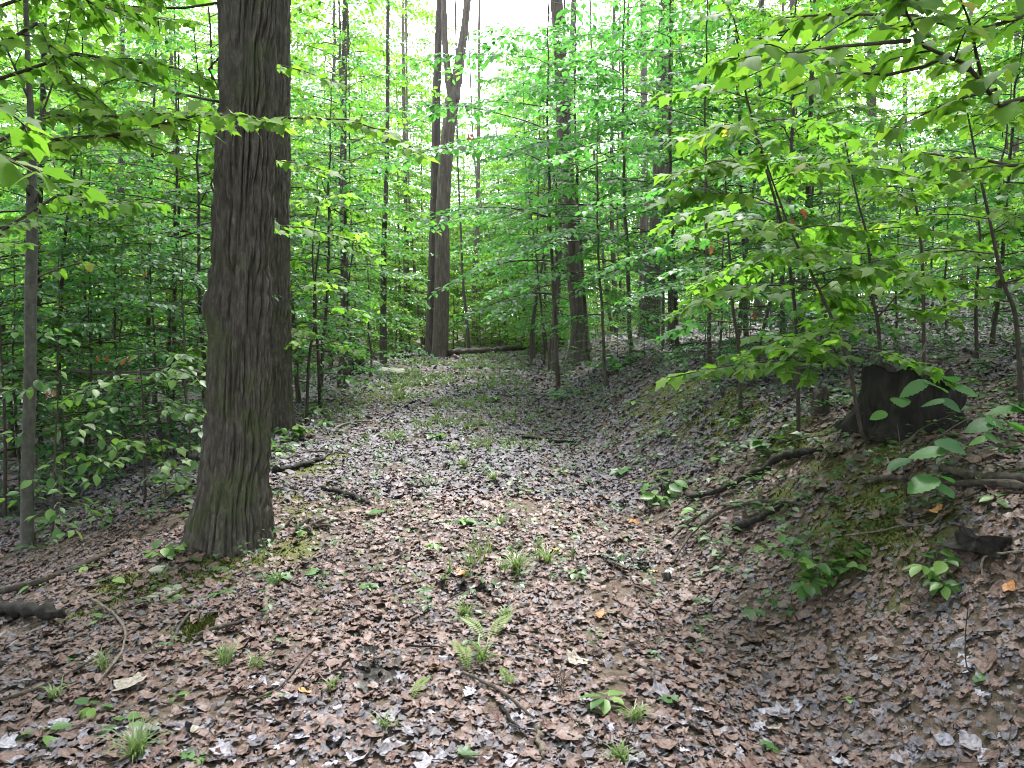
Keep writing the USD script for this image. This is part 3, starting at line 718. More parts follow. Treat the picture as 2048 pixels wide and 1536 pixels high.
def bough_tree(name, label, trunk_xy, r, hgt, boughs, leaf, tpl, mat, seed, parts=300, gap=0.09, sub_gap=0.16, sub_len=0.42, bark=BARK_GREY, opposite=True):
    """a tree standing just outside the picture whose boughs reach into it; boughs: lists of (px, py, depth)"""
    rng = np.random.default_rng(seed)
    x, y = trunk_xy
    z = float(height(x, y))
    t = thing(name, label, 'tree', loc=(x, y, z))
    o = np.array([x, y, z])
    mk('trunk', trunk([(x, y, z - .2), (x + .05, y, z + hgt * .5), (x, y + .1, z + hgt)], [r, r * .8, r * .5], 24, 0.15, 0.006, 18, 0.3, 0.25, 5, seed), bark, t, origin=o)
    fo = Foliage()
    for (bz, w, pp) in boughs:
        path = [P(*p) for p in pp]
        if bz is not None:
            path = [np.array([x, y, z + bz])] + path
        branch(fo, rng, None, 0, 1, leaf, gap, sub_gap, sub_len, r0=w, path=path, start=0.25, opposite=opposite, leaf_droop=0.4, sides=8, twig_sides=4)
    emit(t, fo, tpl, mat, TWIG, parts=parts, origin=o, wood_name='boughs')
    return t

mapR = bough_tree('maple_tree', 'maple whose slim dark bough curves in from the upper right corner', (2.9, 3.1), 0.09, 5.0, [
    (1.9, 0.011, [(2045, 215, 3.1), (1960, 150, 3.05), (1900, 112, 3.0), (1822, 82, 3.0), (1802, 0, 2.95), (1790, -90, 2.9)]),
    (None, 0.007, [(1822, 82, 3.0), (1700, 95, 2.9), (1560, 112, 2.85), (1440, 118, 2.8)]),
    (None, 0.007, [(1900, 112, 3.0), (1800, 150, 3.1), (1660, 150, 3.2), (1560, 190, 3.3)]),
    (None, 0.006, [(1960, 150, 3.05), (1940, 60, 2.9), (1900, -40, 2.8)]),
    (None, 0.006, [(1990, 180, 3.1), (1900, 200, 3.3), (1780, 250, 3.5)]),
    (2.7, 0.012, [(2040, 60, 3.4), (1900, 30, 3.5), (1700, 20, 3.5), (1560, 30, 3.4)]),
    (3.0, 0.012, [(2040, -60, 3.9), (1850, -40, 4.0), (1650, 30, 4.1), (1480, 90, 4.2)]),
    (1.5, 0.012, [(2060, 330, 3.8), (1950, 320, 4.0), (1830, 300, 4.1)])], 0.085, MP, LEAF_MAPLE, 60)
bough_tree('maple_tree', 'maple reaching in from the left with very near yellow-green leaves by the grey pole tree', (-2.1, 2.2), 0.05, 3.5, [
    (1.9, 0.006, [(-60, 310, 2.0), (60, 345, 2.0), (160, 385, 2.05)]),
    (2.0, 0.006, [(-60, 210, 2.4), (60, 260, 2.5)])], 0.085, MP, LEAF_MAPLE, 61, parts=120, gap=0.12, sub_gap=0.3, sub_len=0.22)
mapL = bough_tree('maple_tree', 'maple filling the upper left with layered leaves, one spray crossing the big oak', (-4.4, 4.2), 0.07, 5.5, [
    (1.9, 0.012, [(20, 260, 4.3), (120, 240, 4.4), (260, 228, 4.4), (380, 225, 4.4)]),
    (2.1, 0.012, [(110, 280, 4.5), (250, 270, 4.4), (400, 230, 4.3), (490, 232, 4.1), (570, 250, 4.0)]),
    (2.6, 0.012, [(60, 130, 4.6), (180, 120, 4.7), (330, 130, 4.9), (420, 160, 5.0)]),
    (3.0, 0.012, [(60, -20, 4.4), (200, 20, 4.6), (380, 40, 5.2)]),
    (3.2, 0.012, [(60, -120, 4.2), (200, -60, 4.2), (330, -20, 4.2)]),
    (1.5, 0.010, [(60, 420, 4.8), (180, 400, 5.0), (330, 410, 5.2)]),
    (2.4, 0.012, [(20, 60, 4.4), (140, 180, 4.4), (260, 300, 4.5)])], 0.078, MP, LEAF_MAPLE, 62)
bough_tree('maple_tree', 'maple behind the two oaks whose drooping spray hangs over the left side of the track', (-2.74, 7.6), 0.07, 8.0, [
    (2.9, 0.012, [(420, 250, 7.3), (560, 235, 6.6), (690, 240, 6.2), (780, 270, 6.0), (850, 320, 5.9)]),
    (2.4, 0.012, [(420, 330, 7.6), (560, 320, 7.2), (660, 340, 6.9)]),
    (3.6, 0.012, [(420, 120, 7.6), (560, 130, 7.4), (680, 170, 7.0)]),
    (1.8, 0.012, [(430, 460, 8.2), (560, 450, 8.2), (680, 470, 8.0), (760, 520, 7.8)]),
    (4.4, 0.012, [(330, 20, 7.6), (200, 10, 7.8), (100, 60, 8.0)]),
    (3.5, 0.012, [(330, 180, 7.0), (240, 150, 6.8), (180, 190, 6.6)])], 0.088, MP, LEAF_MAPLE, 63, sub_gap=0.2)

crown(mapR, 3.0, 3.3, (2.9, 3.1, float(height(2.9, 3.1))), 5.2, 9.0, 2.4, 26, 501, .13)  # dense maple crowns out of view, darkening the right bank and left side
crown(mapL, -4.5, 4.3, (-4.4, 4.2, float(height(-4.4, 4.2))), 5.6, 9.5, 2.4, 26, 502, .13)
# left saplings
sapling('beech_sapling', 'low spreading sapling with pale layered leaves against the left side of the big oak', 'sapling',
        [(292, 1050), (290, 930), (286, 800), (276, 700)], 7.2, 7, 9, 0.95, 0.25, 0.1, [T_OVATE], LEAF_SEED, 70, rise=0.15, extra=[((286, 800, 7.2), (400, 690, 6.6)), ((288, 830, 7.2), (400, 830, 6.4)), ((286, 760, 7.2), (170, 790, 6.6)), ((286, 740, 7.2), (400, 760, 6.5))])
sapling('maple_sapling', 'small thin-stemmed sapling with few leaves just left of the oak foot', 'sapling',
        [(333, 1045), (330, 960), (322, 880)], 6.9, 5, 5, 0.5, 0.25, 0.09, MP, LEAF_SEED, 71, opposite=True, gap=0.12, sub_gap=0.3)
sapling('beech_sapling', 'sparse sapling with flat leaf layers beside the foot of the grey pole tree', 'sapling',
        [(105, 1085), (108, 960), (112, 860), (120, 740)], 6.6, 6, 8, 0.85, 0.2, 0.1, [T_OVATE], LEAF_SEED, 72, rise=0.1)
sapling('beech_sapling', 'leafy sapling behind the grey pole tree with leaves low over the ground', 'sapling',
        [(180, 960), (178, 850), (182, 740), (176, 600)], 9.0, 8, 11, 1.1, 0.2, 0.095, [T_OVATE], LEAF_BEECH, 73, rise=0.15)
sapling('beech_sapling', 'bushy sapling at the far left edge, low and in shade', 'sapling',
        [(8, 1010), (10, 860), (2, 700), (-8, 560)], 7.8, 8, 11, 1.0, 0.2, 0.1, [T_OVATE], LEAF_BEECH, 74, rise=0.15)
sapling('beech_sapling', 'sapling with drooping leaves at the left track edge beyond the second oak trunk', 'sapling',
        [(640, 800), (636, 700), (628, 600), (640, 470)], 11.5, 8, 12, 1.1, 0.2, 0.1, [T_OVATE], LEAF_BEECH, 75, rise=0.15)
sapling('maple_sapling', 'yellow-green sapling at the left edge of the track behind the second oak', 'sapling',
        [(612, 815), (618, 720), (632, 620), (625, 500), (640, 380)], 10.3, 7, 12, 1.0, 0.3, 0.105, MP, LEAF_MAPLE, 76, opposite=True, gap=0.1)


# ------------------------------------------------------------------ understory trees: one model of each kind, referenced by every tree of the kind
def model(name, build):
    c = stage.CreateClassPrim('/World/' + name)
    build(c)
    return c

def understory(seed, hgt, r, nb, blen, leaf, tpl, mat, parts, first=0.22, gap=0.08, sub_gap=0.17, sub_len=0.5, bark=BARK_GREY, lean=0.05, opposite=False, sides=4, tpl_far=None, tilt=0.35):
    def build(c):
        TILT[0] = tilt
        rng = np.random.default_rng(seed)
        n = 24
        s = np.linspace(0, 1, n)
        path = np.stack([lean * hgt * s + np.cumsum(rng.normal(0, .012, n)), np.cumsum(rng.normal(0, .012, n)), hgt * s - 0.15], 1)
        rad = r * (1 - 0.85 * s)
        mk('trunk', tube(path, rad * (1 + 0.35 * np.exp(-s * 30)), 9), bark, c)
        fo = grow(rng, path, rad, nb, blen, first, leaf, gap, sub_gap, sub_len, 0.32, 0.38, opposite, 0.3, taper=0.5, sides=sides)
        emit(c, fo, tpl, mat, TWIG, parts=parts, pick=False, seed=seed, tpl_far=tpl_far)
        TILT[0] = 0.3
    return build

NEAR = [model('beech_near_model', understory(101, 5.4, .035, 40, 1.5, .085, [T_OVATE], LEAF_BEECH, 60, first=0.12, sub_gap=0.13, gap=0.07)),
        model('maple_near_model', understory(102, 6.5, .045, 44, 1.6, .095, MP, LEAF_MAPLE, 60, opposite=True, gap=0.10, sub_gap=0.15, first=0.18)),
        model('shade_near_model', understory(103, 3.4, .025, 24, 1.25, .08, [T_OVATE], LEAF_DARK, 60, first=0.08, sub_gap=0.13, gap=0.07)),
        model('beech_tall_model', understory(104, 8.5, .055, 50, 1.8, .088, [T_OVATE], LEAF_BEECH, 60, first=0.15, sub_gap=0.14, gap=0.075))]
LAYER = model('layered_beech_model', understory(105, 6.2, .035, 20, 2.4, .108, [T_OVATE], LEAF_BEECH, 60, first=0.22, sub_gap=0.11, gap=0.06, sub_len=0.6, tilt=0.2))
NEAR.append(LAYER)
MID = [model('beech_mid_model', understory(111, 7.5, .05, 64, 2.0, .115, T_RHOMB, LEAF_BEECH, 0, sides=3, first=0.12, sub_gap=0.13, gap=0.07, tilt=0.5)),
       model('maple_mid_model', understory(112, 10.5, .06, 76, 2.2, .13, T_SPRAY, LEAF_MAPLE, 0, opposite=True, gap=0.10, sub_gap=0.15, sides=3, first=0.15, tilt=0.5)),
       model('shade_mid_model', understory(113, 4.2, .03, 44, 1.6, .11, T_RHOMB, LEAF_CANOPY, 0, first=0.06, sides=3, sub_gap=0.13, gap=0.07, tilt=0.5)),
       model('maple_low_model', understory(114, 6.0, .04, 52, 1.8, .125, T_SPRAY, LEAF_MAPLE, 0, first=0.1, opposite=True, gap=0.10, sub_gap=0.15, sides=3, tilt=0.5))]
TALL = [model('canopy_oak_model', understory(121, 20, .17, 96, 3.6, .2, T_SPRAY, LEAF_CANOPY, 0, first=0.2, gap=0.13, sub_gap=0.26, sub_len=1.15, lean=0.02, sides=3, tilt=0.8)),
        model('canopy_maple_model', understory(122, 17, .13, 96, 3.2, .19, T_SPRAY, LEAF_CANOPY, 0, first=0.12, gap=0.12, sub_gap=0.25, sub_len=1.0, bark=BARK_DARK, lean=0.02, sides=3, tilt=0.8))]

plants = []          # (kind, model, x, y, scale, turn)
prng = np.random.default_rng(777)
spots = []
def try_put(kind, mods, x, y, lo, hi, gapd):
    xr, xl = np.interp(y, XR_Y, XR_X), np.interp(y, XL_Y, XL_X)
    if any((x - a) ** 2 + (y - b) ** 2 < gapd ** 2 for a, b in spots):
        return False
    k = int(prng.integers(len(mods)))
    sc = prng.uniform(lo, hi)
    spots.append((x, y))
    plants.append((kind, mods[k], k, x, y, sc, prng.uniform(0, 360)))
    return True

# those whose place the photograph gives: px of the foot, depth, model, scale
for px, d, k, sc in [(1120, 14.5, 4, 1.25), (1215, 12.0, 4, .8), (1425, 9.6, 4, 0.8), (1470, 11.5, 4, 1.0), (1105, 16.8, 4, 1.2), (1265, 13.6, 4, 1.2), (1360, 12.4, 4, 1.05), (1180, 15.5, 4, 1.3), (1560, 9.8, 1, 0.8), (1680, 9.2, 2, .75), (1790, 9.6, 2, .7), (1890, 8.8, 2, .7), (1990, 8.6, 0, 0.75), (2090, 7.6, 1, 0.8), (1600, 12.5, 3, 1.0), (1740, 12.0, 2, .9), (1860, 12.4, 2, .95), (1985, 11.2, 2, 1.2), (1500, 13.2, 1, 1.0),
                     (640, 12.6, 0, 1.0), (690, 14.5, 3, 0.85), (600, 13.8, 1, 1.0), (740, 16.2, 2, 1.1), (560, 11.8, 2, 1.1), (400, 10.2, 0, 1.0), (330, 11.8, 1, 0.95), (230, 10.6, 2, 1.15), (150, 11.6, 0, 1.1), (60, 9.8, 1, 0.9), (10, 11.5, 3, 0.9), (440, 12.6, 3, 0.9), (280, 13.4, 3, 0.95), (120, 13.4, 1, 1.0), (-40, 8.6, 0, 1.0), (370, 8.9, 2, 0.8), (20, 8.8, 2, .9), (110, 8.4, 2, .8), (235, 9.4, 2, .85), (310, 9.8, 2, .95), (160, 10.0, 0, .8), (420, 10.6, 2, 1.0), (60, 12.4, 2, 1.2), (200, 12.6, 2, 1.2), (340, 13.0, 2, 1.2), (1440, 8.6, 2, .7), (1560, 8.4, 2, .6), (1190, 14.6, 2, .3), (1235, 13.2, 2, .36), (1290, 12.6, 2, .34), (1345, 12.2, 2, .4), (1410, 11.6, 2, .36), (1460, 11.0, 2, .4), (1540, 10.6, 2, .42), (1620, 10.4, 2, .4), (1700, 10.8, 2, .45), (1500, 9.4, 2, .3), (1130, 15.4, 2, .22)]:
    r = ray(px, 640)
    x = r[0] / r[1] * d
    spots.append((x, d))
    plants.append(('near', NEAR[k], k, x, d, sc, prng.uniform(0, 360)))
for px, d, k, sc in [(905, 26.5, 2, .8), (960, 25.5, 2, .55), (1000, 27, 2, .8), (1045, 25, 2, .8), (1085, 23.5, 2, .75), (930, 30, 3, .8), (985, 31.5, 2, 1.0), (1030, 30, 3, .9), (1075, 28, 2, 1.0), (880, 31, 3, .9), (955, 35, 3, 1.0), (1010, 36, 3, 1.0), (1060, 34, 3, 1.0), (905, 36, 3, 1.0), (820, 24, 2, .9), (850, 27, 2, .9), (790, 26, 3, .9), (1190, 21.5, 2, .5), (1250, 23, 2, .6), (1215, 25, 2, .7), (1160, 24, 2, .6), (1290, 26, 2, .8), (1375, 19.5, 2, .6), (1440, 17.5, 2, .6), (1400, 22, 2, .8), (1120, 26, 2, .7), (1045, 27, 1, .95), (1092, 24, 1, .9), (1066, 21.5, 0, 1.0), (1112, 19.5, 0, 1.05), (1012, 34, 1, 1.05), (972, 38, 1, .8), (1030, 38, 1, 1.1), (1075, 33, 1, 1.1), (845, 30, 1, 1.0), (800, 28, 1, 1.0)]:
    r = ray(px, 640)
    x = r[0] / r[1] * d
    spots.append((x, d))
    plants.append(('mid', MID[k], k, x, d, sc, prng.uniform(0, 360)))
for _ in range(1600):
    y = prng.uniform(13.5, 33)
    x = prng.uniform(-0.72 * y - 1.5, 0.72 * y + 1.5)
    xr, xl = np.interp(y, XR_Y, XR_X), np.interp(y, XL_Y, XL_X)
    if y < 25 and xl - 1.2 < x < xr + 2.0 or y < 19 and 1080 < 1024 + F * x / y < 1420:
        continue
    if abs(x - (-0.6)) < 1.3 and y < 27:
        continue
    px = 1024 + F * x / y
    cap = (1.6 - float(height(x, y, False)) + y * (640 - 250) / F) if 885 < px < 1020 else 99
    if 1690 < px < 1880 and y > 15.5:
        cap = 5.5
    mods = MID if cap > 7 else [MID[2], MID[3]]
    if try_put('mid', mods, x, y, 0.75, 1.15, 2.1):
        kind, m, k, X, Y, sc, rot = plants[-1]
        if k != 2 and 885 < px < 1020:
            plants[-1] = (kind, m, k, X, Y, min(sc, max(0.6, cap / 8)), rot)
for _ in range(260):
    y = prng.uniform(9, 44)
    x = prng.uniform(-0.75 * y - 4, 0.75 * y + 4)
    px = 1024 + F * x / y
    xr, xl = np.interp(y, XR_Y, XR_X), np.interp(y, XL_Y, XL_X)
    if xl - 3.2 < x < xr + 3.2 or 740 < px < 1180 or 1600 < px < 1960 or y < 14 and abs(px - 1024) < 1100:
        continue
    try_put('tall', TALL, x, y, 0.85, 1.15, 4.6)

ORD = ['leftmost', 'second', 'third', 'fourth', 'fifth', 'sixth', 'seventh', 'eighth', 'ninth', 'tenth', 'eleventh', 'twelfth', 'thirteenth', 'fourteenth', 'fifteenth', 'sixteenth', 'seventeenth', 'eighteenth', 'nineteenth', 'twentieth']
KIND = {('near', 0): ('beech_tree', 'leafy young beech'), ('near', 1): ('maple_tree', 'leafy young maple'), ('near', 2): ('understory_shrub', 'low dark-leaved shrub'), ('near', 3): ('beech_tree', 'tall young beech'), ('near', 4): ('beech_tree', 'beech with wide flat leaf layers'),
        ('mid', 0): ('beech_tree', 'understory beech'), ('mid', 1): ('maple_tree', 'understory maple'), ('mid', 2): ('understory_shrub', 'low shade shrub'), ('mid', 3): ('maple_tree', 'low spreading maple'),
        ('tall', 0): ('canopy_tree', 'tall grey canopy tree'), ('tall', 1): ('canopy_tree', 'tall dark canopy tree')}
def zone(x, y):
    px = 1024 + F * x / y
    side = 'left of the big oaks' if px < 400 else 'between the oaks and forked tree' if px < 860 else 'beyond the fallen log' if px < 1090 else 'behind the large grey trunk' if px < 1400 else 'on the right bank'
    return side, 'front' if y < 10.5 else 'second' if y < 14 else 'middle' if y < 21 else 'rear' if y < 29 else 'far'
buckets = {}
for pl in plants:
    x, y = pl[3], pl[4]
    px = 1024 + F * x / y
    if -900 < px < 2950:
        buckets.setdefault((pl[0], pl[2], zone(x, y)), []).append((px, pl))
for (kind, k, (side, row)), lst in sorted(buckets.items(), key=lambda b: str(b[0])):
    lst.sort(key=lambda a: a[0])
    for n, (px, pl) in enumerate(lst):
        name, words = KIND[(kind, k)]
        where = '' if len(lst) == 1 else ', ' + (ORD[n] if n == 0 else ORD[min(n, 19)] + ' from left')
        lab = f'{words} {side}, {row} row{where}'
        _, m, _, x, y, sc, rot = pl
        X = UsdGeom.Xform.Define(stage, numbered('/World', name))
        X.AddTranslateOp().Set(Gf.Vec3d(x, y, float(height(x, y))))
        X.AddRotateZOp().Set(rot)
        X.AddScaleOp().Set(Gf.Vec3f(sc, sc, sc))
        p = X.GetPrim()
        p.GetReferences().AddInternalReference(m.GetPath())
        p.SetInstanceable(True)
        tag(p, lab, 'shrub' if name == 'understory_shrub' else 'tree', f'{words} trees {side}' if 'shrub' not in words else f'{words}s {side}')

# the wood beyond, which reads as one mass
dw = UsdGeom.PointInstancer.Define(stage, '/World/distant_woods')
tag(dw.GetPrim(), 'mass of sunlit woods behind every nearer trunk, plus unseen near trees darkening the banks', 'woods', None, 'stuff')
protos = []
for m in TALL + [MID[1], MID[0], MID[3]]:
    x = UsdGeom.Xform.Define(stage, '/World/distant_woods/' + m.GetName().replace('_model', '_kind'))
    x.GetPrim().GetReferences().AddInternalReference(m.GetPath())
    protos.append(x.GetPath())
dp, di, ds, do = [], [], [], []
for _ in range(2600):
    y = 33 + 50 * prng.random() ** 1.3
    x = prng.uniform(-0.78 * y, 0.78 * y)
    px = 1024 + F * x / y
    if any((x - a) ** 2 + (y - b) ** 2 < (2.6 if y < 50 else 3.9) ** 2 for a, b, _ in dp):
        continue
    k = int(prng.integers(len(protos)))
    sc = prng.uniform(0.8, 1.25)
    z = float(height(x, y, False))
    if 880 < px < 1190 or 1690 < px < 1890:
        lim = 330 if px > 1600 else 110 if px < 1015 else 60
        cap = 1.6 - z + y * (640 - lim - prng.uniform(0, 120)) / F
        hh = [20, 17, 10.5, 7.5, 6][k]
        if hh * sc > cap:
            k = 2 + k % 3
            sc = min(sc, cap / [10.5, 7.5, 6][k - 2])
            if sc < 0.5:
                continue
    dp.append((x, y, z)); di.append(k); ds.append((sc, sc, sc))
    a = prng.uniform(0, PI)
    do.append(Gf.Quath(math.cos(a), 0, 0, math.sin(a)))
for _ in range(900):        # unseen wood beside and behind the viewer, placed to darken the banks
    x, y = prng.uniform(-20, 20), prng.uniform(-20, 15)
    if abs(x) < (max(y, 0) * .66 + 5.0 if y > -3 else 2.6) or any((x - a) ** 2 + (y - b) ** 2 < 2.6 ** 2 for a, b, _ in dp):
        continue
    k = int(prng.integers(len(protos)))
    dp.append((x, y, float(height(x, y, False)))); di.append(k); ds.append((1.0, 1.0, 1.0))
    a = prng.uniform(0, PI)
    do.append(Gf.Quath(math.cos(a), 0, 0, math.sin(a)))
dw.CreatePrototypesRel().SetTargets(protos)
dw.CreateProtoIndicesAttr(Vt.IntArray(di))
dw.CreatePositionsAttr(Vt.Vec3fArray([Gf.Vec3f(*map(float, p)) for p in dp]))
dw.CreateScalesAttr(Vt.Vec3fArray([Gf.Vec3f(*map(float, p)) for p in ds]))
dw.CreateOrientationsAttr(Vt.QuathArray(do))

# ------------------------------------------------------------------ leaf litter
lr = np.random.default_rng(2024)
def scatter(n, y0, y1, density=None, spread=0.78):
    y = y0 + (y1 - y0) * lr.random(n) ** 1.0
    x = lr.uniform(-1, 1, n) * (spread * y + 0.6)
    return x, y

OAKS = [curl(strip(OAK_HALF, 0.0, 0.0), k, 300 + i) for i, k in enumerate((.2, .4, .6, .9, .3, .5))]
MAPS = [curl(half_fan(MAPLE_HALF, (.3, 0), 0.0, 0.0), k, 320 + i) for i, k in enumerate((.2, .35, .6, .4))]
OVS = [curl(strip(OVATE_HALF, 0.0, 0.0), k, 340 + i) for i, k in enumerate((.4, .8, 1.1, .6))]
FLAT4 = [curl(T_RHOMB, k, 360 + i) for i, k in enumerate((.3, .6, .9))]

def lay(x, y, tpls, lo, hi, tilt, lift):
    n = len(x)
    N = normal_at(x, y) + np.column_stack([lr.normal(0, tilt, n), lr.normal(0, tilt, n), np.zeros(n)])
    a = lr.uniform(0, 2 * PI, n)
    T = np.column_stack([np.cos(a), np.sin(a), np.zeros(n)])
    N /= np.linalg.norm(N, axis=1, keepdims=True)
    T = T - N * (T * N).sum(1, keepdims=True)
    size = lr.uniform(lo, hi, n) * np.where(lr.random(n) < .14, lr.uniform(1.1, 1.5, n), lr.uniform(.75, 1.0, n))
    z = height(x, y) + lift * lr.random(n) + 0.006
    return np.column_stack([x, y, z]), T, N, size

def litter_keep(x, y):
    m = moss_at(x, y)
    clump = fbm(np.stack([x, y, 0 * x], -1) * 2.2, 2, 31)
    return lr.random(len(x)) > np.maximum(m * 0.8, np.clip((0.42 - clump) * 3, 0, .75))

litter = thing('leaf_litter', 'carpet of curled grey-brown dead leaves over the whole forest floor', 'leaf litter', kind='stuff')
bits = []
x, y = scatter(24000, 2.2, 7.5); k = litter_keep(x, y); x, y = x[k], y[k]
A = lay(x, y, None, .042, .095, .19, .016)
pxl, pyl, dl = pix(A[0])
ok = (pxl > 0) & (pxl < 2048) & (pyl > 0) & (pyl < 1530) & (np.hypot(A[0][:, 0], A[0][:, 1]) > 0)
best = np.argsort(np.where(ok, dl - 12 * A[3] + lr.random(len(dl)) * 1.2, 1e9))[:300]
single = np.zeros(len(x), bool); single[best] = True
tpls = OAKS + OAKS + MAPS[1:3] + OVS
which = lr.integers(0, len(tpls), len(x))
for q in best:
    mk('fallen_leaf', blades(tpls[which[q]], *[a[q:q + 1] for a in A]), LITTER, litter)
for g in range(len(tpls)):
    s_ = (which == g) & ~single
    bits.append(blades(tpls[g], *[a[s_] for a in A]))
mk('near_leaves', join(bits), LITTER, litter, kind='stuff')
bits = []
x, y = scatter(44000, 2.2, 9.0); k = litter_keep(x, y); x, y = x[k], y[k]
A = lay(x, y, None, .02, .06, .26, .014)
which = lr.integers(0, 3, len(x))
for g in range(3):
    s_ = which == g
    bits.append(blades(FLAT4[g], *[a[s_] for a in A]))
for y0, y1, n, lo, hi in ((6.5, 14, 60000, .05, .1), (13, 26, 42000, .09, .15), (25, 48, 14000, .15, .28)):
    x, y = scatter(n, y0, y1); k = litter_keep(x, y); x, y = x[k], y[k]
    A = lay(x, y, None, lo, hi, .32, .02)
    which = lr.integers(0, 3, len(x))
    for g in range(3):
        s_ = which == g
        bits.append(blades(FLAT4[g], *[a[s_] for a in A]))
mk('small_leaves', join(bits), LITTER_FINE, litter, kind='stuff')

# fallen leaves that stand out
def lone_leaf(px, py, size_px, tpl, mat, label, turn=0.0, tilt=0.2, seed=0, name='fallen_leaf'):
    g = G(px, py)
    r = np.random.default_rng(seed + int(px))
    n = normal_at(g[0], g[1]) + np.array([r.normal(0, tilt), r.normal(0, tilt), 0])
    T = np.array([math.cos(turn), math.sin(turn), 0.0])
    n /= np.linalg.norm(n)
    T -= n * (T @ n)
    v, f = blades(tpl, [g + np.array([0, 0, .03])], [T], [n], [size_px / F * g[1] * 1.15])
    tag(mk(name, (v, f), mat), label, 'leaf')
for i, a in enumerate([
    (1264, 1048, 34, OAKS[3], ORANGE_LITTER, 'curled bright orange leaf at the right edge of the track'),
    (1610, 1183, 40, MAPS[2], ORANGE_LITTER, 'tan cupped leaf just below the leafy seedling on the right bank'),
    (1544, 1470, 36, OVS[0], PALE_LITTER, 'pale buff rounded leaf near the bottom right'),
    (1110, 1108, 22, OVS[1], ORANGE_LITTER, 'narrow yellow-orange leaf beside the centre grass tuft'),
    (922, 1155, 34, OAKS[2], ORANGE_LITTER, 'red-brown curled leaf left of the centre grass tuft'),
    (610, 1397, 30, OVS[2], ORANGE_LITTER, 'small orange leaf among the litter at lower left'),
    (870, 1348, 34, OAKS[4], ORANGE_LITTER, 'orange-tan leaf left of the lowest fern frond'),
    (252, 1380, 58, MAPS[0], PALE_LITTER, 'large pale leaf lying by the curved brown twig at lower left'),
    (1148, 1335, 46, MAPS[1], PALE_LITTER, 'large whitish leaf beside the dead brown fern'),
    (392, 1475, 30, OVS[0], PALE_LITTER, 'cream leaf near the bottom left grass tuft'),
    (2018, 1187, 34, OVS[1], ORANGE_LITTER, 'yellow leaf low on the bank at the right edge'),
    (1865, 1030, 32, MAPS[3], ORANGE_LITTER, 'yellow-tan crumpled leaf below the broad-leaved shrub'),
    (1310, 1150, 26, OAKS[1], ORANGE_LITTER, 'brown-orange leaf beside the clump of black wet leaves'),
    (1200, 1240, 40, OAKS[5], ORANGE_LITTER, 'long red-brown leaf right of centre on the track')]):
    lone_leaf(*a, turn=i * 1.3)
for i, a in enumerate([
    (432, 1147, 34, OAKS[0], LEAF_SEED, 'fresh green oak leaf lying just in front of the big oak foot'),
    (1545, 1508, 56, OAKS[1], LEAF_SEED, 'pale green oak leaf at the bottom edge right of centre'),
    (1338, 1415, 36, MAPS[0], LEAF_SEED, 'pale green lobed leaf right of the lowest broad seedling'),
    (938, 1525, 40, MAPS[1], LEAF_SEED, 'green maple leaf at the very bottom middle of the track'),
    (750, 1032, 34, MAPS[0], LEAF_SEED, 'pale green maple leaf on the left half of the track'),
    (1958, 1372, 38, OVS[0], LEAF_SEED, 'yellow-green leaf on a bare twig at the lower right')]):
    lone_leaf(*a, turn=0.6 + i * 1.9, tilt=0.08)

def leaf_clump(name, label, px, py, w_px, h_px, n, mat, seed):
    g = G(px, py)
    r = np.random.default_rng(seed)
    w, t = w_px / F * g[1], thing(name, label, 'leaf clump', loc=g)
    dep = h_px / F * g[1] * g[1] / 1.6
    for q in range(n):
        p = np.array([r.normal(0, .26) * w, r.normal(0, .26) * dep, 0])
        p[2] = float(height(g[0] + p[0], g[1] + p[1])) - g[2] + 0.015 + 0.035 * r.random()
        a = r.uniform(0, 6.28)
        mk('leaf', blades([OAKS[3], OAKS[2], OVS[2], MAPS[2]][q % 4], [p], [(math.cos(a), math.sin(a), r.normal(0, .3))], [(r.normal(0, .5), r.normal(0, .5), 1)], [r.uniform(.06, .12)]), mat, t)
leaf_clump('leaf_clump', 'clump of wet blackish leaves at the right edge of the track', 1262, 1130, 150, 50, 34, DARK_LITTER, 1)
leaf_clump('leaf_clump', 'dark curled leaf clump in the middle of the track below the grass tuft', 955, 1185, 140, 26, 26, DARK_LITTER, 2)
leaf_clump('leaf_clump', 'dark tangle of leaves and bark at lower left of the track', 745, 1355, 110, 46, 20, DARK_LITTER, 3)
leaf_clump('leaf_clump', 'dark red-brown leaf clump at the left track edge below the flat rock', 820, 815, 40, 10, 14, DARK_LITTER, 4)
leaf_clump('leaf_clump', 'dark damp leaf patch far along the right of the track', 1075, 825, 60, 10, 18, DARK_LITTER, 5)

# ------------------------------------------------------------------ logs, sticks, twigs
def stick(name, label, cat, pp, w0, w1, mat, seed=0, lift=0.5, n=30, wob=0.24, sides=8, lifts=None, group=None):
    r = np.random.default_rng(seed)
    pts = np.array([G(a, b) for a, b in pp])
    if lifts is not None:
        pts = pts + np.array([0, 0, 1.0]) * (np.asarray(lifts)[:, None] + .015)
    c = spline(pts, n)
    d = c[:, 1].mean()
    rad = np.linspace(w0, w1, n) / 2 / F * d
    if lifts is None:
        c[:, 2] = np.maximum(c[:, 2], height(c[:, 0], c[:, 1])) + rad * lift + 0.026
    c = c + np.cumsum(r.normal(0, wob, (n, 3)), 0) * rad[:, None] * np.array([1, 1, .4])
    rad = rad * (1 + 0.16 * r.normal(size=n).clip(-1.5, 1.5)) * np.where(np.arange(n) > n - 4, .75, 1)
    v, f = tube(c, rad, sides)
    k = 1.0 / max(rad.mean(), .004)
    v = v + (fbm(v * min(k, 60) * 0.8, 2, seed)[:, None] - 0.5) * rad.mean() * 0.9
    tag(mk(name, (v, f), mat), label, cat, group)

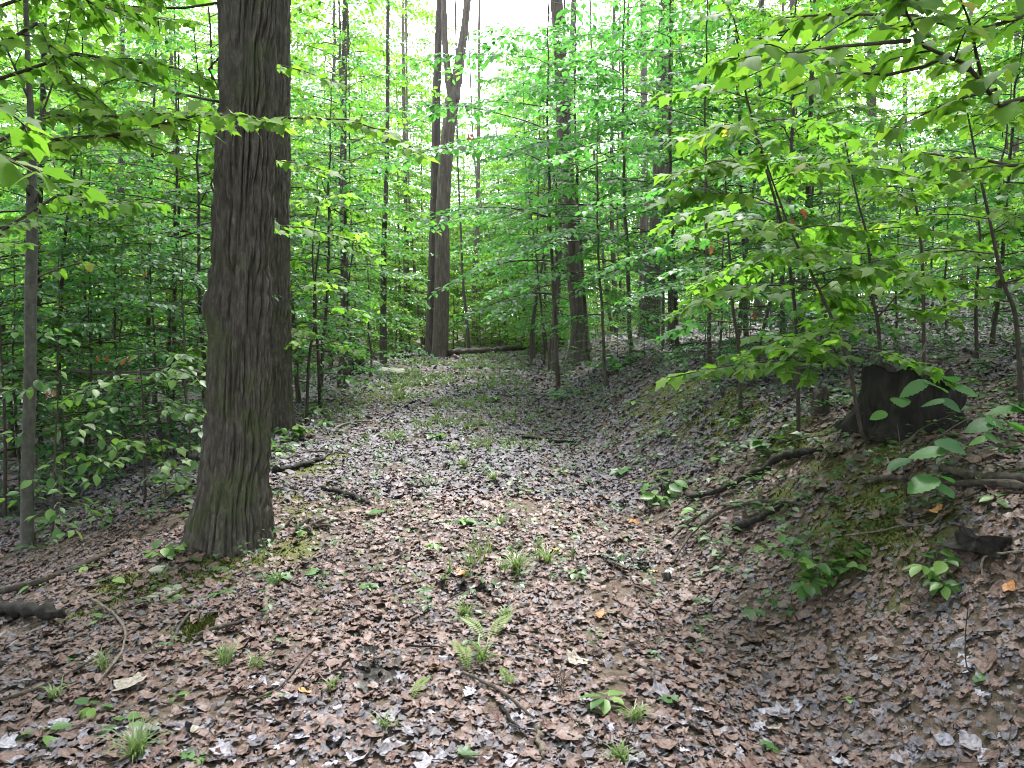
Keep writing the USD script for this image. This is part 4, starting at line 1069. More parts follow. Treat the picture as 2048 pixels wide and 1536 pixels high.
stick('fallen_log', 'thin straight fallen log lying across the far end of the track', 'log', [(900, 715), (985, 709), (1086, 700)], 11, 11, DEADWOOD, 1, 1.2, 40, .05, 10)
stick('fallen_log', 'short dark log lying left of the forked tree foot', 'log', [(784, 718), (820, 719), (858, 717)], 8, 6, ROTTEN, 2)
stick('fallen_log', 'dark blunt log end at the left edge of the photo', 'log', [(-40, 1226), (20, 1238), (75, 1244), (130, 1246)], 32, 22, ROTTEN, 3, 0.8, 26, .05, 14)
stick('fallen_branch', 'long dark branch on the slope between the left edge and big oak foot', 'branch', [(-20, 1200), (60, 1178), (140, 1145), (235, 1103)], 13, 14, DEADWOOD, 4)
stick('twig', 'long thin grey twig curving across the lower left litter', 'twig', [(-20, 1424), (60, 1396), (150, 1357), (235, 1302), (286, 1262)], 8, 4, DEADWOOD, 5)
stick('twig', 'light brown hooked twig crossing the long grey twig at lower left', 'twig', [(183, 1208), (222, 1238), (248, 1275), (238, 1325), (192, 1384)], 6, 5, PALE_TWIG, 6)
stick('twig', 'short crooked twig on the litter below the flat pale stone', 'twig', [(338, 1312), (352, 1285), (370, 1262), (386, 1236)], 8, 6, DEADWOOD, 7)
stick('twig', 'straight grey twig right of the crooked one below the flat stone', 'twig', [(398, 1283), (450, 1263), (502, 1246)], 9, 5, DEADWOOD, 8)
stick('twig', 'pale peeled twig stub standing up right of the straight grey twig', 'twig', [(531, 1250), (536, 1236), (541, 1210)], 12, 10, PALE_TWIG, 9, lifts=[0, .04, .09])
stick('twig', 'wiry thin twig in the litter below the big oak, near lower middle', 'twig', [(495, 1420), (560, 1390), (600, 1340), (648, 1290)], 5, 3, DEADWOOD, 10)
stick('fallen_branch', 'dark broken branch beside the foot of the second oak trunk', 'branch', [(548, 950), (590, 942), (648, 924)], 12, 10, ROTTEN, 11)
stick('twig', 'thin bent twig above the dark broken branch by the oaks', 'twig', [(545, 940), (600, 912), (650, 908), (700, 916)], 4, 3, DEADWOOD, 12)
stick('fallen_branch', 'dark flat stick at the left side of the track past the oaks', 'branch', [(644, 984), (680, 995), (726, 1014)], 10, 9, ROTTEN, 13)
stick('twig', 'small pale stick on moss at the left edge beyond the oaks', 'twig', [(670, 862), (700, 852), (745, 848)], 5, 4, PALE_TWIG, 14)
stick('broken_branch', 'dark broken branch leaning on the slope left of the big oak', 'branch', [(392, 928), (350, 930), (306, 925)], 14, 12, ROTTEN, 15, lifts=[.02, .18, .38])
stick('dead_bough', 'long dark dead bough hanging through the leaves left of the big oak', 'branch', [(405, 960), (280, 958), (130, 955)], 11, 8, DEADWOOD, 16, lifts=[1.0, 1.12, 1.35], wob=.25)
stick('twig', 'dark straight twig across the track in the middle distance', 'twig', [(1040, 880), (1090, 884), (1160, 887)], 6, 5, ROTTEN, 17)
stick('fallen_branch', 'brown stick in the litter below the lowest fern frond', 'branch', [(925, 1360), (1000, 1400), (1068, 1452)], 7, 5, DEADWOOD, 18)
stick('stick_stub', 'short dark stick stub below the brown stick at bottom middle', 'stick', [(1003, 1432), (1020, 1452), (1042, 1476)], 9, 7, ROTTEN, 19)
stick('stick_stub', 'orange-brown split stub near the bottom edge right of centre', 'stick', [(1074, 1482), (1082, 1496), (1094, 1514)], 12, 12, PALE_TWIG, 20, lifts=[.05, .03, .01])
stick('twig', 'fine twig below the dark curled leaf clump on the track', 'twig', [(884, 1220), (905, 1206), (928, 1194)], 4, 3, DEADWOOD, 21)
stick('twig', 'thin dark twig left of the fern group on the track', 'twig', [(812, 1302), (845, 1306), (884, 1309)], 5, 4, ROTTEN, 22)
stick('twig', 'thin dark twig right of the fern group on the track', 'twig', [(995, 1274), (1020, 1279), (1047, 1286)], 4, 4, ROTTEN, 23)
stick('tree_root', 'thick dark root snaking down the mossy right bank', 'root', [(1372, 1006), (1440, 992), (1505, 958), (1570, 922), (1640, 903)], 12, 15, ROTTEN, 24, 0.9)
stick('twig', 'grey twig lying above the dark root on the right bank', 'twig', [(1560, 893), (1620, 884), (1700, 878)], 7, 4, DEADWOOD, 25)
stick('arched_twig', 'long arched bare twig rising from the ditch up the right bank', 'twig', [(1345, 1135), (1385, 1085), (1450, 1050), (1535, 1030), (1608, 1022)], 5, 8, DEADWOOD, 26, lifts=[.02, .06, .10, .08, .02])
stick('arched_twig', 'thinner bare twig just above the long arched one', 'twig', [(1345, 1085), (1385, 1058), (1430, 1035), (1490, 1024)], 4, 4, DEADWOOD, 27, lifts=[.02, .05, .07, .03])
stick('rotten_branch', 'dark rotten branch end under the arched twig on the bank', 'branch', [(1470, 1068), (1520, 1054), (1575, 1022)], 16, 10, ROTTEN, 28)
stick('fallen_log', 'upper of two brown logs on the bank at the right edge', 'log', [(1885, 955), (1960, 972), (2080, 984)], 17, 20, DEADWOOD, 29, 0.9, 30, .05, 12)
stick('fallen_log', 'lower long log on the bank reaching the right edge', 'log', [(1722, 978), (1800, 974), (1900, 984), (2080, 1000)], 11, 17, DEADWOOD, 30, 0.9, 34, .06, 12)
stick('twig', 'pale bare twig sticking out near the dark hollow at the right edge', 'twig', [(1964, 1162), (1976, 1140), (2060, 1135)], 5, 5, PALE_TWIG, 31, lifts=[.01, .05, .06])
stick('dead_twig', 'thin dead upright stem with one yellow-green leaf at lower right', 'twig', [(1950, 1370), (1930, 1352), (1926, 1352), (1930, 1352)], 4, 2, TWIG, 32, lifts=[.0, .03, .15, .3])
stick('twig', 'fine twig across the moss left of the dark hollow', 'twig', [(1690, 1082), (1780, 1068), (1862, 1058)], 3, 3, PALE_TWIG, 33)
stick('fallen_log', 'dark log along the bank top behind the layered beech sprays', 'log', [(1345, 698), (1420, 694), (1520, 692)], 9, 8, ROTTEN, 34)
stick('twig', 'bare pale twig lying on top of the big dark stump', 'twig', [(1820, 850), (1840, 850), (1858, 850)], 5, 3, PALE_TWIG, 35, lifts=[.34, .5, .68])
stick('twig', 'thin twig across the litter under the leafy seedling on the right bank', 'twig', [(1765, 1325), (1790, 1332), (1812, 1340)], 4, 3, PALE_TWIG, 36)
stick('twig', 'dark twig lying diagonally left of the clump of black leaves', 'twig', [(1210, 1096), (1225, 1090), (1238, 1082)], 4, 4, DEADWOOD, 37)

rc = G(600, 1062)
rt = thing('root_tangle', 'grey tangle of dead roots on the ground just right of the big oak foot', 'roots', loc=rc)
rr_ = np.random.default_rng(55)
for q in range(11):
    a, l = rr_.uniform(-.6, 1.6), rr_.uniform(.08, .2)
    p0 = np.array([rr_.normal(0, .07), rr_.normal(0, .05), .02])
    p1 = p0 + np.array([math.cos(a) * l * .6, math.sin(a) * l * .5, rr_.uniform(.0, .06)])
    p2 = p0 + np.array([math.cos(a) * l, math.sin(a) * l - .05, rr_.uniform(-.02, .03)])
    mk('root', tube(spline(np.array([p0, p1, p2]), 10), np.linspace(.012, .005, 10), 7), DEADWOOD, rt)

# countless bits of twig in the litter, and the fuzz of the moss
tr = np.random.default_rng(66)
tb = []
for q in range(520):
    y = 2.4 + 9 * tr.random() ** 1.2
    x = tr.uniform(-.7, .7) * y
    a, l = tr.uniform(0, 6.28), tr.uniform(.05, .28)
    p = np.array([[x + math.cos(a) * l * u + tr.normal(0, .006), y + math.sin(a) * l * u + tr.normal(0, .006), 0] for u in (0, .35, .7, 1)])
    p[:, 2] = height(p[:, 0], p[:, 1]) + .022 + tr.uniform(0, .012, 4)
    tb.append(tube(p, np.linspace(1, .5, 4) * tr.uniform(.0012, .0034), 4))
tag(mk('twig_debris', join(tb), DEADWOOD, kind='stuff'), 'small broken bits of twig strewn through the leaf litter', 'twigs')
mp = np.vstack([np.column_stack([c[0] + tr.normal(0, .7 * r_m, 1500), c[1] + tr.normal(0, 1.1 * r_m, 1500)]) for c, r_m in MOSS_AT])
mp = mp[tr.random(len(mp)) < moss_at(mp[:, 0], mp[:, 1]) - .15]
nm = len(mp)
mt = (np.array([(0, -.25, 0), (0, .25, 0), (1, 0, 0)]), np.array([(0, 1, 2)]))
mT = np.column_stack([tr.normal(0, .55, (nm, 2)), np.ones(nm)])
MOSS_FUZZ = leaf_mat('moss_fuzz', [(0, (.050, .060, .014)), (.6, (.085, .095, .022)), (1, (.13, .13, .04))], (1.3, 1.3, 1.0), 0.25, 0.7, 0.15)
tag(mk('moss', blades(mt, np.column_stack([mp, height(mp[:, 0], mp[:, 1]) - .002]), mT, tr.normal(0, 1, (nm, 3)), tr.uniform(.012, .034, nm)), MOSS_FUZZ, smooth=False, kind='stuff'), 'low green moss fuzz around the oak foot and on the right bank', 'moss')

# ------------------------------------------------------------------ stumps and stones
def stump(name, label, px, py, w_px, h_px, mat, seed, flare=0.55, rough=0.18, hollow=0.3):
    g = G(px, py)
    s = g[1] / F
    r0, h = w_px * s / 2, h_px * s
    g = g + np.array([0, r0 * .9, 0])
    z = float(height(g[0], g[1]))
    n, m = 90, 30
    th = np.arange(n) * 2 * PI / n
    zz = np.linspace(-0.12, 1, m)
    rng = np.random.default_rng(seed)
    TH, Z = np.meshgrid(th, zz)
    p = np.stack([np.cos(TH) * 2.2, np.sin(TH) * 2.2, Z * 1.1 + seed], -1)
    rim = 1 + 0.28 * (meshkit.noise(np.stack([np.cos(th) * 2, np.sin(th) * 2, th * 0], -1), seed) - 0.5) * 2
    rr = r0 * (1 + flare * np.exp(-np.maximum(Z, 0) * 4) * (.6 + .6 * np.sin(4 * TH + seed)) + rough * (fbm(p, 3, seed) - .5) * 2 + 0.16 * (1 - np.abs(2 * meshkit.noise(p * np.array([4.5, 4.5, .8]), seed + 2) - 1)))
    v = np.stack([rr * np.cos(TH), rr * np.sin(TH), Z * h * rim[None]], -1).reshape(-1, 3)
    inner = np.stack([.62 * rr[-1] * np.cos(th), .62 * rr[-1] * np.sin(th), h * rim * (1 - hollow) + .03 * h * rng.normal(size=n)], -1)
    v = np.vstack([v, inner, [[0, 0, h * (1 - hollow * 1.5)]]])
    i, j = np.meshgrid(np.arange(m), np.arange(n), indexing='ij')
    a0, a1 = (i * n + j).ravel(), (i * n + (j + 1) % n).ravel()
    f = np.vstack([np.stack([a0, a1, a1 + n], 1), np.stack([a0, a1 + n, a0 + n], 1), [(m * n + k, m * n + (k + 1) % n, m * n + n) for k in range(n)]])
    t = thing(name, label, 'stump', loc=(g[0], g[1], z))
    mk('stump_wood', (v, f), mat, t)
    return t
stump('tree_stump', 'big black rotten stump on the right bank among sapling leaves', 1850, 864, 165, 112, ROTTEN, 5, flare=.5, rough=.3)
stump('tree_stump', 'small cut stump on the bank left of the big black stump', 1645, 830, 30, 44, DEADWOOD, 6, flare=.3, hollow=.04)
stump('tree_stump', 'dark rotten root stump left of the track in front of the crooked thin stem', 714, 752, 26, 26, ROTTEN, 7, flare=.8)
stump('tree_stump', 'crumbled black hollow low on the bank at the right edge', 1990, 1112, 84, 30, ROTTEN, 8, flare=.6, rough=.6, hollow=.7)  # black hollowed chunk of rotten wood

def stone(label, px, py, w_px, d_m, h_m, mat, seed, turn=0.0, name='flat_stone', slab=False):
    g = G(px, py)
    w = w_px / F * g[1]
    import trimesh
    m = trimesh.creation.box([w, d_m, h_m]).subdivide().subdivide().subdivide()
    v = np.array(m.vertices)
    if not slab:
        u = v / np.array([w, d_m, h_m]) * 2
        l = (np.abs(u) ** 4).sum(1) ** .25
        v = v / np.maximum(l, .6)[:, None]
    v = v + (fbm(v * 14 + seed, 3, seed)[:, None] - .5) * (.004 if slab else .05)
    if slab:
        v[:, 0] += 0.35 * v[:, 1]
    c, s = math.cos(turn), math.sin(turn)
    v = np.column_stack([v[:, 0] * c - v[:, 1] * s, v[:, 0] * s + v[:, 1] * c, v[:, 2]])
    n = normal_at(g[0], g[1])
    v[:, 2] -= (v[:, 0] * n[0] + v[:, 1] * n[1]) / n[2]
    tag(mk(name, (v + g + np.array([0, 0, h_m * .45]), np.array(m.faces)), mat, smooth=not slab), label, 'stone')
stone('flat pale squared stone slab lying on moss in front of the big oak', 334, 1188, 42, .20, .022, STONE, 3, 0.1, slab=True)
stone('low flat grey rock at the left edge of the track before the forked tree', 782, 750, 54, .5, .14, STONE, 4)
stone('small grey stone with moss left of the flat slab', 316, 1145, 30, .10, .04, STONE, 5)
stone('little round stone at the mossy left edge beyond the second oak', 640, 803, 14, .10, .05, STONE, 6)

# ------------------------------------------------------------------ seedlings, ferns, grass
def seedling(px, py, h_px, leaf_px, n, tpl, mat, label, seed, cat='seedling', name='seedling', rings=1, lean=(0, 0), group=None):
    g = G(px, py)
    s = g[1] / F
    h, lf = h_px * s, leaf_px * s * 1.15
    r = np.random.default_rng(seed)
    t = thing(name, label, cat, group, loc=g)
    top = np.array([lean[0] * s, lean[1], h])
    path = spline(np.array([[0, 0, -.02], top * np.array([.3, .3, .55]), top]), 10)
    mk('stem', tube(path, np.linspace(.0032, .0016, 10) * (1 + h), 5), TWIG, t)
    a0 = r.uniform(0, 6.28)
    for q in range(n):
        ring = q * rings // n
        u = 1 - 0.5 * ring / max(1, rings) * (1 if rings > 1 else 0)
        p = np.array([np.interp(u, np.linspace(0, 1, 10), path[:, c]) for c in range(3)])
        a = a0 + q * 2.399
        e = r.normal(-.12, .18)
        T = np.array([math.cos(a) * math.cos(e), math.sin(a) * math.cos(e), math.sin(e)])
        mk('leaf', blades(tpl, [p + T * lf * r.uniform(.1, .35) * np.array([1, 1, .3])], [T], [(r.normal(0, .15), r.normal(0, .15), 1)], [lf * r.uniform(.75, 1.15)]), SINGLE[str(mat.GetPath())], t)
    return t

def spray_plant(name, label, px, py, sprays, leaf_px, tpl, mat, seed, gap=1.0, cat='seedling'):
    """a small plant of feathery sprays; sprays: (dx px, dy px up, depth offset m) of the tips"""
    g = G(px, py)
    s = g[1] / F
    r = np.random.default_rng(seed)
    t = thing(name, label, cat, loc=g)
    fo = Foliage()
    lf = leaf_px * s * 1.15
    for dx, dy, dd in sprays:
        tip = np.array([dx * s, dd, dy * s])
        path = spline(np.array([[0, 0, -.02], tip * np.array([.35, .35, .75]), tip]), 10)
        fo.wood.append(tube(path, np.linspace(.003, .0014, 10), 5))
        put_leaves(fo, r, path, lf * .42 * gap, lf, .22, .15, True, True, .9)
    emit(t, fo, [tpl], mat, TWIG, parts=80, pick=False, seed=seed, wood_name='stems')
spray_plant('seedling', 'spreading ash-leaved seedling with many leaflets on the right bank foot', 1640, 1170,
            [(-125, 85, -.05), (-70, 105, .05), (-30, 60, -.12), (40, 90, .1), (95, 80, .0), (60, 55, -.1), (-60, 30, -.2)], 30, T_OVATE, LEAF_SEED, 801)
spray_plant('seedling', 'leafy upright seedling with broad leaflets under the dark hollow at right', 1868, 1165,
            [(-40, 45, -.06), (0, 60, -.1), (35, 45, .02), (20, 75, .05), (-15, 20, -.16), (30, 15, -.12)], 33, T_OVATE, LEAF_SEED, 802)
spray_plant('seedling', 'pale leafy seedling where the ditch meets the right bank, mid-distance', 1325, 1005, [(-35, 45, 0), (0, 60, .1), (30, 50, 0), (-20, 20, -.1), (25, 15, -.1)], 26, T_OVATE, LEAF_SEED, 803)
spray_plant('seedling', 'low leafy plant in the ditch in front of the large grey trunk', 1135, 795, [(-30, 14, 0), (0, 22, .2), (28, 18, .1), (-12, 8, -.2), (20, 6, -.2)], 17, T_OVATE, LEAF_DARK, 804)
spray_plant('seedling', 'dark leafy plant overhanging the undercut bank on the right', 1240, 742, [(-60, 20, -.1), (-20, 30, .1), (30, 34, .1), (70, 26, 0), (0, 10, -.3)], 18, T_OVATE, LEAF_DARK, 805)
spray_plant('seedling', 'leafy seedling on the mossy bank above the snaking root', 1490, 855, [(-38, 16, 0), (0, 26, .1), (34, 18, 0), (10, 6, -.15)], 22, T_OVATE, LEAF_SEED, 806)
spray_plant('seedling', 'lobed seedling just above the dark root on the right bank', 1545, 895, [(-22, 14, 0), (20, 20, .05), (28, 4, -.1)], 30, T_MAPLE, LEAF_SEED, 807)
spray_plant('seedling', 'fresh green seedling with pointed leaves at the foot of the big oak', 330, 1120, [(-22, 18, 0), (0, 30, 0), (22, 26, .05), (0, -4, -.1)], 24, T_OVATE, LEAF_SEED, 808)
spray_plant('seedling', 'seedling rising beside the foot of the second oak trunk', 582, 880, [(-14, 22, 0), (8, 34, 0), (22, 24, .1), (-4, 8, -.1)], 22, T_OVATE, LEAF_SEED, 809)
spray_plant('seedling', 'seedling right behind the dark broken branch by the oaks', 570, 905, [(-12, 12, 0), (10, 16, .1), (0, 4, -.1)], 22, T_OVATE, LEAF_SEED, 810)

# the broad-leaved shrub at the right, whose big round leaves hang over the logs
hz0 = G(1815, 1015)
hz = thing('broad_leaved_shrub', 'low shrub with big round leaves hanging over the logs at the right', 'shrub', loc=hz0)
hfo = Foliage()
for pp in ([(1815, 1010, 4.3), (1806, 930, 4.3), (1795, 850, 4.35)], [(1812, 960, 4.3), (1850, 900, 4.1), (1905, 855, 4.1), (1970, 820, 4.2)], [(1815, 990, 4.3), (1850, 960, 4.0), (1880, 945, 3.9)], [(1800, 900, 4.3), (1840, 860, 4.4), (1900, 830, 4.5)]):
    hfo.wood.append(tube(spline([P(*p) - hz0 for p in pp], 16), np.linspace(.006, .002, 16), 6))
hr = np.random.default_rng(90)
for (a, b, d, sz, az) in [(q_[0], q_[1], q_[2], q_[3] * .84, q_[4]) for q_ in ((1862, 905, 4.0, 70, 2.6), (1895, 890, 4.0, 62, -0.6), (1915, 885, 4.1, 58, .4), (1800, 925, 4.0, 54, 3.3), (1850, 965, 3.9, 72, 3.4), (1882, 975, 3.9, 50, -1.0), (1890, 955, 4.0, 44, .3), (1990, 845, 4.2, 52, .2), (1965, 850, 4.2, 60, 3.0), (2030, 850, 4.2, 50, .6),
                          (1830, 775, 4.6, 60, 2.8), (1870, 770, 4.6, 62, .3), (1800, 800, 4.6, 42, -1.8), (1900, 755, 4.7, 46, .9), (1930, 780, 4.6, 48, -.2), (1870, 805, 4.4, 44, 2.4), (1900, 808, 4.4, 46, -.4), (1985, 875, 4.1, 40, 0), (2015, 820, 4.3, 66, 2.9), (2040, 815, 4.3, 55, .1), (1760, 830, 4.5, 36, 3.1), (1960, 880, 4.1, 38, 2.6))]:
    T = np.array([math.cos(az), math.sin(az) * .8, -.25 + hr.normal(0, .1)])
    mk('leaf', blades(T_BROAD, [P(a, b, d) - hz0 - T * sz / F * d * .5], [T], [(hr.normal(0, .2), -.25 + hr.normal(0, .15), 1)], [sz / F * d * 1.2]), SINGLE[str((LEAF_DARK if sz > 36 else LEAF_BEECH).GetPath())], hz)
mk('stems', join(hfo.wood), TWIG, hz)

S = 900
for px, py, h, lf, n, tp, label in [
    (1212, 1425, 34, 42, 6, T_OVATE, 'broad pointed-leaf seedling right of centre near the bottom'), (245, 1465, 20, 46, 4, T_OVATE, 'seedling with large pointed leaves left of the bottom grass tuft'), (85, 1480, 18, 48, 4, T_OVATE, 'bluish broad-leaf seedling in the lower left corner'),
    (185, 1428, 18, 36, 5, T_OVATE, 'yellow-green seedling above the lower left broad leaves'), (400, 1525, 14, 34, 5, T_MAPLE, 'small lobed seedling at the bottom edge left of centre'), (1150, 1160, 16, 20, 6, T_OVATE, 'small bright seedling right of the centre grass tuft'),
    (870, 1100, 14, 20, 6, T_OVATE, 'little clustered seedling left of the centre grass tuft'), (1245, 950, 10, 22, 5, T_MAPLE, 'seedling in the ditch line in the middle distance'), (985, 805, 12, 14, 6, T_OVATE, 'upright green weed far along the middle of the track'),
    (870, 880, 10, 18, 6, T_MAPLE, 'pale lobed seedling on the left half of the far track'), (560, 1395, 12, 26, 5, T_OVATE, 'seedling in litter below the wiry twig'), (350, 1400, 10, 22, 4, T_OVATE, 'tiny seedling by the straight twigs at lower left'),
    (205, 1250, 12, 28, 4, T_OVATE, 'two-leaved seedling beside the hooked brown twig'), (130, 1325, 10, 22, 5, T_MAPLE, 'small seedling left of the hooked brown twig'), (220, 1170, 12, 26, 4, T_OVATE, 'pale seedling on soil left of the flat slab'),
    (182, 1140, 10, 24, 5, T_OVATE, 'bright seedling on the slope left of the flat slab'), (70, 1178, 10, 26, 4, T_OVATE, 'seedling near the dark log end at the left edge'), (440, 1195, 12, 26, 3, T_OVATE, 'single-stem seedling right of the flat slab'),
    (610, 1070, 10, 20, 5, T_MAPLE, 'seedling beside the grey root clump right of the big oak'), (640, 1155, 10, 22, 5, T_OVATE, 'seedling on the track in front of the big oak'), (560, 1165, 14, 26, 3, T_MAPLE, 'pale lobed seedling right of the big oak foot'),
    (740, 1180, 10, 18, 6, T_MAPLE, 'flat seedling cluster on the left of the track'), (930, 1050, 10, 18, 6, T_MAPLE, 'seedling cluster in the middle of the track'), (1050, 990, 10, 18, 5, T_OVATE, 'small seedling in mid-track leaves'), (1115, 950, 8, 16, 5, T_OVATE, 'tiny seedling right of the mid-track grass'),
    (1390, 1030, 10, 26, 4, T_OVATE, 'seedling near the lower end of the arched twig'), (1570, 960, 10, 20, 4, T_OVATE, 'seedling on moss under the dark root'), (1990, 1010, 16, 34, 5, T_OVATE, 'seedling under the lower log at the right edge'),
    (1440, 925, 10, 22, 5, T_OVATE, 'seedling on the bank left of the dark root'), (1900, 890, 10, 24, 5, T_OVATE, 'seedling in front of the big black stump'), (1730, 850, 14, 22, 6, T_MAPLE, 'seedling between the two stumps'), (650, 855, 12, 20, 6, T_OVATE, 'clustered seedling at the mossy edge past the second oak'),
    (700, 790, 10, 16, 6, T_OVATE, 'seedling left of the flat rock'), (625, 830, 14, 20, 7, T_MAPLE, 'leafy seedling at the left edge beyond the second oak'), (1330, 870, 9, 18, 5, T_OVATE, 'seedling low on the far right bank'), (1270, 810, 8, 16, 6, T_OVATE, 'seedling below the undercut bank'),
    (250, 905, 16, 30, 5, T_OVATE, 'seedling with flat leaves on the shaded left slope'), (190, 925, 16, 30, 4, T_MAPLE, 'pale seedling under the left saplings'), (100, 1055, 16, 34, 5, T_OVATE, 'seedling right of the grey pole tree foot'), (30, 1000, 20, 40, 5, T_OVATE, 'broad seedling at the left edge behind the grey pole tree'), (370, 990, 12, 26, 4, T_OVATE, 'seedling on the slope touching the left of the big oak'),
    (310, 1500, 12, 26, 4, T_OVATE, 'seedling just right of the bottom left grass tuft'), (1700, 1400, 10, 22, 3, T_OVATE, 'small lone seedling in the dark litter at lower right')]:
    S += 1
    seedling(px, py, h, lf, n, tp, LEAF_SEED, label, S)

# countless tiny seedlings
gr = np.random.default_rng(5150)
def little(n, y0, y1, xs, lo, hi, seed):
    y = gr.uniform(y0, y1, n)
    x = xs(y, gr)
    pos, T, N, sz = [], [], [], []
    z = height(x, y)
    for q in range(n):
        k = int(gr.integers(3, 7))
        a = gr.uniform(0, 6.28) + np.arange(k) * 2.4
        h = gr.uniform(.03, .16)
        e = gr.normal(0, .2, k)
        pos.append(np.column_stack([x[q] + .01 * np.cos(a), y[q] + .01 * np.sin(a), z[q] + h + gr.normal(0, .015, k)]))
        T.append(np.column_stack([np.cos(a), np.sin(a), np.sin(e)]))
        N.append(np.column_stack([gr.normal(0, .2, (k, 2)), np.ones(k)]))
        sz.append(gr.uniform(lo, hi, k))
    return np.vstack(pos), np.vstack(T), np.vstack(N), np.concatenate(sz)
cover = [little(330, 3.4, 15, lambda y, r: np.interp(y, XL_Y, XL_X) + r.uniform(.1, 1, len(y)) * (np.interp(y, XR_Y, XR_X) - np.interp(y, XL_Y, XL_X)), .022, .05, 6),
         little(420, 4, 9.5, lambda y, r: np.interp(y, XR_Y, XR_X) + .5 + r.uniform(0, 4.5, len(y)), .04, .085, 5),
         little(500, 4, 16, lambda y, r: np.interp(y, XL_Y, XL_X) + r.uniform(-.2, 3.6, len(y)), .025, .06, 1),
         little(1500, 4, 20, lambda y, r: np.interp(y, XR_Y, XR_X) + r.uniform(.2, 7, len(y)) * (y / 12), .035, .085, 2),
         little(900, 6, 22, lambda y, r: np.interp(y, XL_Y, XL_X) - r.uniform(-.5, 9, len(y)) * (y / 16), .035, .09, 3),
         little(900, 15, 34, lambda y, r: r.uniform(-.7, .7, len(y)) * y, .06, .13, 4)]
cover = [np.concatenate([c[k] for c in cover]) for k in range(4)]
tag(mk('ground_cover', blades(T_RHOMB, *cover), LEAF_SEED, kind='stuff'), 'scattered tiny green seedlings dotting track edges and banks', 'ground cover')

def frond(g, tip, n, w):
    """a feathery fern frond: rachis with pairs of leaflets"""
    path = spline(np.array([[0, 0, 0], tip * np.array([.4, .4, .8]), tip]), 14)
    parts = [tube(path, np.linspace(.0022, .0008, 14), 4)]
    s = np.linspace(.12, .98, n)
    p = np.stack([np.interp(s, np.linspace(0, 1, 14), path[:, c]) for c in range(3)], 1)
    t = np.gradient(path, axis=0).mean(0)
    t /= np.linalg.norm(t)
    sd = np.cross([0, 0, 1.0], t)
    sd /= np.linalg.norm(sd)
    up = np.cross(t, sd)
    L = w * np.sin(np.clip(s * 1.15, 0, 1) * PI) ** .6 + .006
    tpl = (np.array([(0, 0, 0), (.5, .16, 0), (1, 0, -.12), (.5, -.16, 0)]), np.array([(0, 2, 1), (0, 3, 2)]))
    for sg in (1, -1):
        T = sd * sg + t * .35
        parts.append(blades(tpl, p, np.repeat(T[None], n, 0), np.repeat(up[None], n, 0), L))
    return join(parts)

def fern(label, px, py, tips, mat, seed, w_px=16):
    g = G(px, py)
    s = g[1] / F
    t = thing('fern', label, 'fern', loc=g)
    for dx, dy, dd in tips:
        mk('frond', frond(g, np.array([dx * s, dd, dy * s]), 18, w_px * s), mat, t)
fern('yellow-green fern with two long fronds in the middle of the track', 975, 1285, [(-68, 40, .12), (58, 40, .15)], FERN, 1)
fern('smaller fern with one frond below the two-frond fern', 936, 1345, [(-44, 52, .1), (-10, 40, .12)], FERN, 2, 11)
fern('low flat fern frond left of the brown stick near the bottom', 818, 1404, [(46, 36, .1)], FERN, 3, 12)
fern('dead brown fern fronds right of the brown stick', 1120, 1400, [(-20, 64, .1), (10, 56, .05), (36, 50, .1)], DEAD_FERN, 4, 6)
fern('sparse green fern tip beside the dead brown fern', 1015, 1380, [(-14, 34, .08), (10, 24, .05)], FERN, 5, 9)

def tuft_mesh(n, h, spread, rng, w=.0028):
    vs, fs, k = [], [], 0
    for q in range(n):
        a, l = rng.uniform(0, 6.28), h * rng.uniform(.5, 1.15)
        out = spread * rng.uniform(.3, 1.0)
        b = np.array([rng.normal(0, .012), rng.normal(0, .012), 0])
        d, sd = np.array([math.cos(a), math.sin(a), 0]), np.array([-math.sin(a), math.cos(a), 0])
        for u, ww in ((0, 1), (.4, .9), (.75, .6), (1, .08)):
            c = b + d * out * u ** 1.6 + np.array([0, 0, l * (u - .35 * u ** 3)])
            vs += [c - sd * w * ww, c + sd * w * ww]
        for e in range(3):
            i0 = k + 2 * e
            fs += [(i0, i0 + 1, i0 + 3), (i0, i0 + 3, i0 + 2)]
        k += 8
    return np.array(vs), np.array(fs)

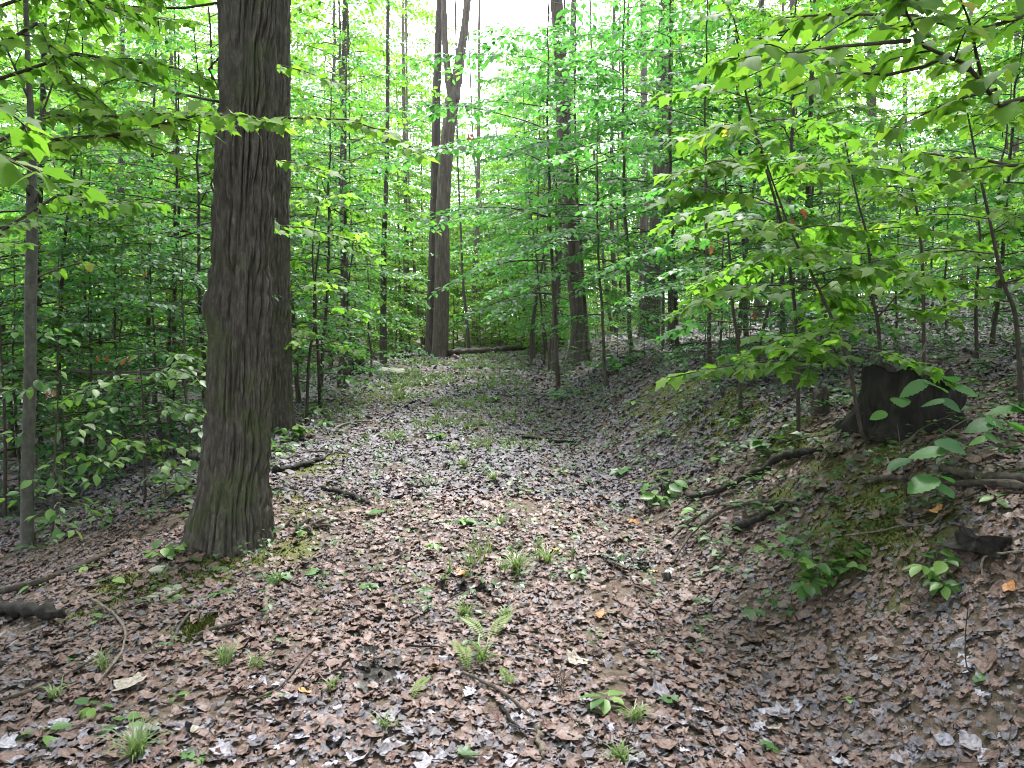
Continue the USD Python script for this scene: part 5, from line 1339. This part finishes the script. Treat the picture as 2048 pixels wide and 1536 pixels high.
for i, (px, py, hp, n, label) in enumerate([
    (275, 1525, 70, 46, 'big grass tuft at the bottom edge, left side'), (1032, 1150, 46, 60, 'arching grass tuft in the middle of the track'), (1095, 1130, 34, 24, 'loose grass blades just right of the centre grass tuft'),
    (963, 1330, 42, 26, 'small upright grass tuft below the two-frond fern'), (930, 1240, 34, 26, 'grass tuft left above the two-frond fern'), (1010, 1245, 26, 18, 'grass blades right above the two-frond fern'),
    (1268, 1450, 34, 30, 'dark grass tuft below the broad pointed-leaf seedling'), (448, 1335, 44, 22, 'grass tuft below the straight grey twig at lower left'), (510, 1345, 34, 16, 'short grass beside the lower left grass tuft'),
    (205, 1345, 40, 16, 'grass blades beside the long thin grey twig'), (110, 1405, 34, 16, 'grass blades near the left edge below the long twig'), (1240, 1530, 30, 36, 'dark green grass at the bottom edge right of centre'),
    (555, 1170, 24, 24, 'low grass on moss right of the big oak foot'), (925, 940, 26, 36, 'grass clump left of the mid-track'), (985, 965, 22, 30, 'grass clump in the mid-track'), (905, 905, 20, 26, 'pale grass farther along the left half of the track'), (1000, 1055, 22, 24, 'thin grass in the track middle above the centre tuft'), (660, 1385, 26, 14, 'fine grass by the dark tangle of leaves'), (770, 1470, 40, 10, 'few long pale grass blades near the bottom')]):
    g = G(px, py)
    s = g[1] / F
    r = np.random.default_rng(600 + i)
    v, f = tuft_mesh(int(n * 1.5), hp * s * 1.25, hp * s * 1.3, r, .0036)
    v = v + np.array([0, 0, .02])
    tag(mk('grass_tuft', (v + g, f), GRASS), label, 'grass tuft')
# thin grass along the crown of the track and its far left edge
bl = []
for q in range(4200):
    y = 4.5 + 18.5 * gr.random() ** .8 if q < 2300 else gr.uniform(9, 21)
    c = np.interp(y, [5, 8, 12, 16, 21], [-.25, -.45, -.5, -.45, -.5]) if q < 2300 else np.interp(y, XL_Y, XL_X) + .8
    x = c + gr.normal(0, .26 + .022 * y if q < 2300 else .5)
    if fbm(np.array([[x * 1.3, y * 1.0, 0]]), 2, 77)[0] < .47:
        continue
    v, f = tuft_mesh(int(gr.integers(4, 9)), gr.uniform(.06, .17), .08, gr, .0032 + .0002 * y)
    bl.append((v + np.array([x, y, float(height(x, y))]), f))
tag(mk('track_grass', join(bl), GRASS, kind='stuff'), 'thin pale grass growing along the crown and far left edge of the track', 'grass')

# dead brown leaves still hanging
for i, (cx, cy, d, n, label) in enumerate([(228, 718, 7.2, 5, 'row of rust-brown dead leaves hanging left of the big oak'), (275, 552, 9.5, 3, 'dark brown dead leaf cluster among leaves left of the big oak'), (1594, 440, 5.0, 2, 'curled red-brown dead leaf hanging on the long leaning maple sapling'), (1424, 498, 6.5, 1, 'rolled tan dead leaf hanging left of the bank saplings'), (942, 272, 14.0, 2, 'brown dead leaf cluster hanging right of the forked tree'), (1512, 625, 6.5, 1, 'half yellow half brown leaf hanging over the right bank'), (100, 790, 7.5, 2, 'orange-brown dead leaf hanging by the grey pole tree')]):
    r = np.random.default_rng(700 + i)
    t = thing('dead_leaves', label, 'dead leaf', loc=P(cx, cy, d))
    for q in range(n):
        mk('leaf', blades(OAKS[2 + q % 3], [((q - (n - 1) / 2) * .075, r.normal(0, .03), .03 * r.normal())], [(r.normal(0, .3), r.normal(0, .3), -1)], [(r.normal(), 1, 0.1)], [.09 if d < 12 else .16]), SINGLE[str(BROWN_LEAF.GetPath())], t)
